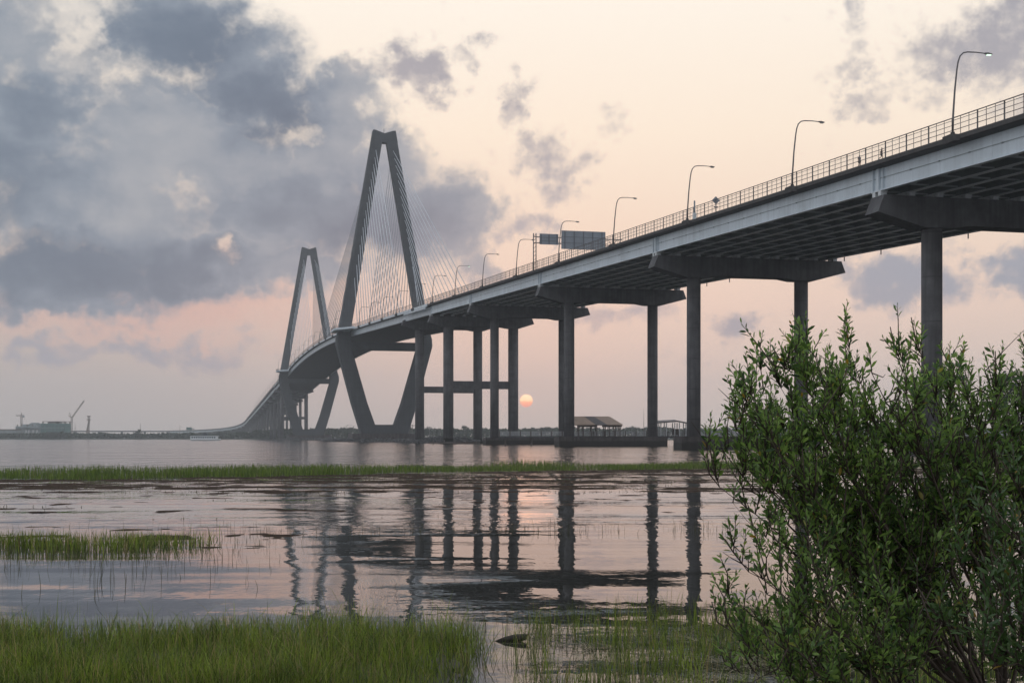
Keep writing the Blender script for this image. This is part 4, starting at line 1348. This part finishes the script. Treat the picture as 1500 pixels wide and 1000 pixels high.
# foreground left marsh
def d_left(X, Y):
    e = mud_edge(X) - 0.3 + 1.7 * (fbm(X * 1.1, Y * 1.1, 21) - 0.5)
    d = 1 / (1 + np.exp((Y - e) / 0.42))
    xe = -0.55 - 0.35 * np.clip((14.2 - Y) / 2, -0.4, 1) + 0.6 * (fbm(X * 1.1 + 5, Y * 1.5, 22) - 0.5)
    d *= 1 / (1 + np.exp((X - xe) / 0.16))
    return d * (0.12 + 0.95 * np.clip((fbm(X * 1.9, Y * 1.9, 23) - 0.25) * 2, 0, 1))


p = scatter(78000, -7.5, 0.4, 11.6, 16.6, d_left, mud_h)
hh = (0.10 + 0.42 * fbm(p[:, 0] * 1.5, p[:, 1] * 1.3, 30, 4)) * (0.45 + 0.85 * rng.random(len(p)) ** 1.3) * np.where(rng.random(len(p)) < 0.05, 1.45, 1.0)
blades('marsh_grass', p - [0, 0, 0.02], hh, 0.004 + 0.005 * rng.random(len(p)), 'grass_blade', 'bright green marsh grass filling the left foreground', 0.46)


# foreground right, thinner tufts in wet mud
def d_right(X, Y):
    d = np.clip((fbm(X * 1.4, Y * 1.1, 41) - 0.36) * 5, 0, 1) * (0.25 + 0.75 * (fbm(X * 5, Y * 4, 42) > 0.5))
    return d * np.clip((X + 0.1) / 0.4, 0, 1) * np.clip((17.3 + 0.25 * X - Y) / 0.6, 0, 1)


p = scatter(15000, -0.2, 7.0, 11.6, 17.6, d_right)
hh = (0.14 + 0.40 * fbm(p[:, 0] * 1.5, p[:, 1] * 1.2, 43)) * (0.5 + 0.8 * rng.random(len(p)))
blades('reed_tufts', p - [0, 0, 0.04], hh, 0.004 + 0.005 * rng.random(len(p)), 'grass_blade', 'thin green reed tufts in shallow water at bottom centre', 0.3)
# stubble and litter lying on the wet mud between the tufts
p = scatter(9000, 0.1, 5.0, 12.2, 16.8, lambda X, Y: np.clip((fbm(X * 1.2, Y * 2, 51) - 0.40) * 4, 0, 1), lambda X, Y: np.maximum(mud_h(X, Y), 0.0) + 0.02)
blades('dead_reeds', p, 0.10 + 0.25 * rng.random(len(p)), 0.005 + 0.006 * rng.random(len(p)), 'reed_dead', 'dead reed stems lying on the wet mud at bottom centre', 1.3, 'reeds', 0.0, None, 0.08)


# far strip
def strip_front(X): return np.interp(X, [-40, -28, -10, 0, 10, 25, 60], [70, 74, 84, 92, 98, 104, 108])


def d_strip(X, Y):
    f = strip_front(X) + 11 * (fbm(X * 0.13, Y * 0.05, 61) - 0.5)
    dep = 10 + 7 * fbm(X * 0.05, X * 0 + 1, 62)
    return np.clip((Y - f) / 1.6, 0, 1) * np.clip((f + dep - Y) / 1.5, 0, 1) * (0.25 + 0.9 * np.clip((fbm(X * 0.35, Y * 0.2, 63) - 0.25) * 2, 0, 1))


p = scatter(190000, -40, 60, 66, 126, d_strip)
hh = (0.16 + 0.74 * fbm(p[:, 0] * 0.12, p[:, 1] * 0.2, 64)) * (1 - 0.3 * np.clip(p[:, 0] / 35, 0, 1)) * (0.6 + 0.6 * rng.random(len(p)))
blades('grass_strip', p - [0, 0, 0.03], hh, 0.018 + 0.02 * rng.random(len(p)), 'grass_far', 'long green strip of marsh grass across the river in front of the piers', 0.25)

# mid patch on the left
def d_mid(X, Y):
    c = 29.3 + 0.12 * (X + 9)
    d = np.exp(-((Y - c) / (0.75 + 0.8 * fbm(X * 0.7, Y * 0.5, 71))) ** 2) * np.clip((-6.4 + 1.2 * (fbm(X, Y, 72) - 0.5) - X) / 3.2, 0, 1)
    return d * np.clip((fbm(X * 1.1, Y * 1.2, 73) - 0.36) * 3.5, 0, 1)


p = scatter(30000, -14, -6, 26, 33, d_mid)
hh = (0.24 + 0.2 * fbm(p[:, 0] * 0.6, p[:, 1] * 0.6, 74)) * (0.5 + 0.7 * rng.random(len(p)))
blades('grass_clump', p - [0, 0, 0.03], hh, 0.008 + 0.008 * rng.random(len(p)), 'grass_blade', 'low green clump of marsh grass in the water at left', 0.3)


# lone stalks standing in open water
def d_sparse(X, Y):
    c1_ = np.exp(-((Y - 27) / 5.0) ** 2) * np.clip((-3.5 - X) / 4, 0, 1)
    c2_ = np.exp(-((Y - 34 - 0.1 * X) / 1.2) ** 2) * np.clip((X + 9) / 3, 0, 1) * 0.9
    c3_ = np.exp(-((Y - 16.6) / 0.7) ** 2) * 0.55
    return np.clip(c1_ + c2_ + c3_, 0, 1) * np.clip((fbm(X * 0.9, Y * 0.7, 81) - 0.32) * 3, 0, 1)


p = scatter(13000, -13, 8, 16, 40, d_sparse)
hh = 0.12 + 0.30 * rng.random(len(p)) ** 1.8
blades('lone_stalks', p - [0, 0, 0.03], hh, 0.005 + 0.005 * rng.random(len(p)), 'stalk_dry', 'scattered lone grass stalks standing in the open shallow water', 0.22)


# floating wrack: dark mats of dead stems below the far strip and beside the clump
def d_wrack(X, Y):
    f = strip_front(X)
    lo = 55 + 4 * (fbm(X * 0.1, X * 0, 90) - 0.5)
    a = np.clip((Y - lo) / 5, 0, 1) * np.clip((f + 2 - Y) / 2, 0, 1) * np.clip((fbm(X * 0.09, Y * 0.55, 91, 4) - 0.42) * 7, 0, 1)
    b = np.exp(-((Y - 46) / 6.0) ** 2) * np.clip((fbm(X * 0.10, Y * 0.7, 95, 4) - 0.56) * 7, 0, 1) * np.clip((2 - X) / 6, 0, 1)
    c = np.exp(-((Y - 31.5 - 0.3 * (X + 8)) / 0.8) ** 2) * np.exp(-((X + 8.6) / 1.1) ** 2)
    return np.clip(a * 0.9 + b * 0.3 + c, 0, 1)


def wrack_h(X, Y):
    return np.clip(d_wrack(X, Y) - 0.62, -0.5, 0.5) * 0.05 + 0.12 * (fbm(X * 0.8, Y * 0.9, 97, 4) - 0.5)


wx = grid_sheet('floating_wrack', -38, 46, 42, 106, 560, 420, wrack_h, 'wrack', 'stuff')
tag(wx, 'brown floating mats of dead stems in the shallow water below the far grass strip', 'wrack')
wx2 = grid_sheet('floating_wrack', -13, -5, 27.5, 35.5, 160, 160, wrack_h, 'wrack', 'stuff')
tag(wx2, 'small brown mat of dead stems beside the grass clump at left', 'wrack')
p = scatter(130000, -36, 44, 28, 106, d_wrack, -0.02)
blades('stubble', p, 0.04 + 0.14 * rng.random(len(p)) ** 2.2, 0.012 + 0.02 * rng.random(len(p)), 'stalk_dry', 'short dead stubble sticking out of the brown mats', 1.0, 'stubble', 0.0, None, 0.7)

# driftwood at the bottom
dl = MB()
bz = at(752, 15.55, H=0.03)
pts = [(-0.22, 0.02, -0.02), (-0.1, 0, 0.012), (0.02, 0.0, 0.03), (0.10, -0.01, 0.035), (0.155, -0.01, 0.05)]
dl.tube([(bz[0] + x, bz[1] + y, 0.01 + z) for x, y, z in pts], [0.012, 0.032, 0.044, 0.045, 0.034], 9)
dl.tube([(bz[0] + 0.13, bz[1], 0.05), (bz[0] + 0.18, bz[1] - 0.02, 0.085)], [0.02, 0.013], 6)
tag(dl.build('driftwood', 'log_bark'), 'dark driftwood chunk lying in the open pool at bottom centre', 'driftwood')
bz = at(670, 15.6, H=0.01)
tag(MB().tube([(bz[0] - 0.17, bz[1], 0.0), (bz[0] - 0.05, bz[1], 0.012), (bz[0] + 0.08, bz[1] + 0.01, 0.01), (bz[0] + 0.17, bz[1], 0.0)], [0.012, 0.028, 0.026, 0.008], 8).build('flat_debris', 'log_bark'),
    'flat dark scrap of wood in the water left of the driftwood chunk', 'driftwood')

# ------------------------------------------------------------------ the shrubs on the right


def shrub(name, label, root, targets, nshoot, seed, leafmat, leaf=(0.041, 0.0155), shoot_len=(0.07, 0.18), thick=0.02, limbs=3):
    """multi-stemmed shrub: stems from the root to targets, side branches, leafy upright shoots"""
    r_ = np.random.default_rng(seed)
    t = empty(name, root, 0, label, 'shrub')
    rt = np.array(root)
    wood = MB(); nodes = []
    limb_pts = []
    for ti, tg_ in enumerate(targets):
        b = np.array(tg_) - rt
        limb = ti < limbs
        if limb:
            a = np.array([r_.normal() * 0.06, r_.normal() * 0.06, -0.05]); th0 = thick
        else:       # fork off the limb that passes closest to the target
            best = min(limb_pts, key=lambda L: min(np.linalg.norm(q - b) for q in L) + 0.12 * r_.random())
            a = best[int(len(best) * r_.uniform(0.15, 0.62))]; th0 = thick * r_.uniform(0.38, 0.6)
        c = b - a
        mid = a + c * 0.5 + np.array([-c[0] * 0.10 + r_.normal() * 0.05, r_.normal() * 0.08, -0.10 * abs(c[2]) + r_.normal() * 0.05])
        n = 14; pts = []
        for i in range(n):
            s = i / (n - 1); q = a * (1 - s) ** 2 + mid * 2 * s * (1 - s) + b * s ** 2
            q = q + np.array([r_.normal(), r_.normal(), r_.normal()]) * (0.012 if i else 0)
            pts.append(q)
        if limb: limb_pts.append(pts)
        wood.tube([tuple(q) for q in pts], [th0 * (1 - 0.82 * i / (n - 1)) for i in range(n)], 6)
        for i in range(3, n):
            s = i / (n - 1)
            nodes.append((pts[i], (pts[i] - pts[i - 1]) / np.linalg.norm(pts[i] - pts[i - 1]), s if limb else 0.45 + 0.55 * s, th0 * (1 - 0.82 * s)))
    # secondary branches
    sec = []
    for _ in range(int(nshoot * 0.24)):
        q, d, s, th = nodes[min(len(nodes) - 1, r_.integers(len(nodes)))]
        if s < 0.68 and r_.random() < 0.8: continue
        dirv = d * 0.5 + np.array([r_.normal() * 0.6, r_.normal() * 0.6, 0.35 + 0.5 * r_.random()]); dirv /= np.linalg.norm(dirv)
        ln = (0.12 + 0.26 * r_.random()) * (1.25 - 0.75 * s)
        pts = [q, q + dirv * ln * 0.5 + r_.normal(size=3) * 0.012, q + dirv * ln + np.array([0, 0, 0.05])]
        wood.tube([tuple(x) for x in pts], [min(th, 0.006), 0.004, 0.0025], 5)
        for k in (1, 2): sec.append((pts[k], dirv, 1.0))
        sec.append(((pts[0] + pts[1]) / 2, dirv, 1.0))
    src = sec + [(q, d, s) for q, d, s, th in nodes if s > 0.66]
    LV = []
    for k in range(nshoot):
        q, d, s = src[r_.integers(len(src))]
        dirv = d * 0.45 + np.array([r_.normal() * 0.34, r_.normal() * 0.34, 0.75]); dirv /= np.linalg.norm(dirv)
        ln = shoot_len[0] + (shoot_len[1] - shoot_len[0]) * r_.random()
        e = q + dirv * ln
        wood.tube([tuple(q), tuple(e)], [0.0028, 0.0012], 4)
        nl = int(ln / 0.0115)
        for i in range(nl):
            f = (i + 0.5 + r_.random() * 0.4) / nl
            if f < 0.08: continue
            ang = i * 2.4 + r_.random() * 0.6
            u = np.cross(dirv, [0.3, 0.7, 0.1]); u /= np.linalg.norm(u); v = np.cross(dirv, u)
            rad = u * math.cos(ang) + v * math.sin(ang)
            open_ = 0.95 - 0.55 * f + r_.normal() * 0.18
            ld = dirv * (1 - 0.35 * open_) + rad * open_; ld /= np.linalg.norm(ld)
            sidev = np.cross(ld, rad + dirv * 0.2 + r_.normal(size=3) * 0.35); sidev /= np.linalg.norm(sidev)
            nv = np.cross(ld, sidev)
            sc = (0.5 + 0.8 * r_.random()) * (1.05 - 0.55 * f ** 3)
            Ln, W = leaf[0] * sc, leaf[1] * sc * (0.8 + 0.4 * r_.random())
            c = q + dirv * ln * f + rad * 0.003
            LV.append([c, c + ld * Ln * 0.35 + sidev * W * 0.42 + nv * W * 0.12, c + ld * Ln * 0.70 + sidev * W * 0.40 + nv * W * 0.1,
                       c + ld * Ln - nv * Ln * 0.06,
                       c + ld * Ln * 0.70 - sidev * W * 0.40 + nv * W * 0.1, c + ld * Ln * 0.35 - sidev * W * 0.42 + nv * W * 0.12,
                       c + ld * Ln * 0.52 - nv * W * 0.02])
    for _ in range(int(nshoot * 0.06)):      # bare dead twigs
        q, d, s, th = nodes[r_.integers(len(nodes))]
        dv = d * 0.4 + r_.normal(size=3) * 0.6; dv /= np.linalg.norm(dv)
        ln = 0.08 + 0.2 * r_.random()
        wood.tube([tuple(q), tuple(q + dv * ln * 0.5 + r_.normal(size=3) * 0.01), tuple(q + dv * ln)], [0.003, 0.002, 0.001], 4)
    wood.build('branches', 'bark', t)
    LV = np.array(LV); n = len(LV)
    T = np.array([[0, 1, 6], [1, 2, 6], [2, 3, 6], [3, 4, 6], [4, 5, 6], [5, 0, 6]])
    Fq = (np.arange(n)[:, None, None] * 7 + T[None]).reshape(-1, 3)
    np_mesh('foliage', LV.reshape(-1, 3), Fq, leafmat, t)
    return t, n


def tp(px, py, Z):
    px = 1500 - (1500 - px) * 0.97; py = py + 22 - 14 * max(0.0, min(1.0, (px - 1260) / 120)) * (py < 660)
    return ((px - 750) / F * Z, Z, EYE + (HY - py) * Z / F)


rootA = (2.56, 6.3, 0.72)
tgA = [tp(x, y, z) for x, y, z in [(1215, 690, 6.1), (1300, 640, 6.4), (1400, 600, 6.2), (1120, 680, 6.2), (1045, 640, 6.2), (1050, 690, 6.0), (1058, 605, 6.4), (1070, 575, 6.1),(1072, 610, 6.1), (1100, 570, 6.5), (1150, 525, 6.0), (1195, 540, 6.6), (1238, 500, 6.2), (1275, 530, 5.8), (1310, 515, 6.6), (1355, 515, 6.1),
                                   (1400, 530, 6.5), (1450, 530, 6.0), (1500, 555, 6.4), (1065, 650, 6.4), (1085, 585, 5.9), (1130, 545, 6.4), (1170, 530, 6.2), (1080, 660, 6.3), (1120, 700, 5.9), (1170, 650, 6.6), (1230, 640, 5.9), (1330, 620, 6.2), (1420, 640, 6.6), (1110, 620, 5.8), (1090, 630, 6.6), (1140, 610, 6.3), (1215, 570, 6.0), (1255, 600, 6.5), (1290, 590, 6.0), (1340, 580, 5.8), (1380, 570, 6.6), (1425, 580, 5.9), (1475, 590, 6.3), (1180, 600, 5.9), (1240, 540, 6.7), (1560, 560, 6.2), (1620, 600, 6.3)]]
_, nA = shrub('shrub', 'large leafy green shrub filling the right foreground, hiding the pier footings', rootA, tgA, 3150, 5, 'bush_leaf', limbs=4)
rootB = (2.05, 5.75, 0.78)
tgB = [tp(x, y, z) for x, y, z in [(1120, 780, 5.8), (1130, 900, 5.6), (1230, 810, 5.9), (1220, 880, 5.6), (1290, 870, 5.9), (1280, 950, 5.6), (1180, 960, 5.5), (1340, 930, 5.8), (1160, 740, 5.9), (1270, 780, 5.9),(1050, 770, 5.7), (1058, 850, 5.5), (1060, 715, 6.0), (1065, 910, 5.6), (1070, 960, 5.4), (1075, 800, 6.0), (1085, 880, 5.8), (1120, 760, 5.9), (1140, 900, 5.8), (1100, 950, 5.7), (1190, 830, 5.5)]]
_, nB = shrub('shrub', 'lower dense shrub in front of the large one, at bottom right of centre', rootB, tgB, 600, 6, 'bush_leaf', thick=0.012, limbs=3)
rootC = (2.62, 5.2, 0.85)
tgC = [tp(x, y, z) for x, y, z in [(1420, 690, 5.3), (1460, 720, 5.0), (1490, 680, 5.2), (1530, 740, 5.2), (1390, 780, 5.3), (1450, 840, 5.0), (1500, 860, 5.1), (1380, 900, 5.2), (1440, 950, 5.0)]]
_, nC = shrub('shrub', 'paler broad leaved shrub at the lower right corner', rootC, tgC, 260, 8, 'bush_leaf_pale', (0.043, 0.017), thick=0.011, limbs=2)
print('leaves', nA, nB, nC)

# ------------------------------------------------------------------ haze
hz = MB().box((0, 1990, 89), (5600, 4200, 182))
hzo = hz.build('haze', 'concrete')
hm = bpy.data.materials.new('haze_air'); hm.use_nodes = True
hm.node_tree.nodes.clear()
pv = hm.node_tree.nodes.new("ShaderNodeVolumePrincipled")
pv.inputs["Color"].default_value = (0.97, 0.98, 0.99, 1)
pv.inputs["Density"].default_value = 0.00016
pv.inputs["Anisotropy"].default_value = 0.0
ho = hm.node_tree.nodes.new("ShaderNodeOutputMaterial"); hm.node_tree.links.new(pv.outputs[0], ho.inputs["Volume"])
hzo.data.materials.clear(); hzo.data.materials.append(hm)
tag(hzo, 'pale evening haze over the river', 'haze', kind='stuff')
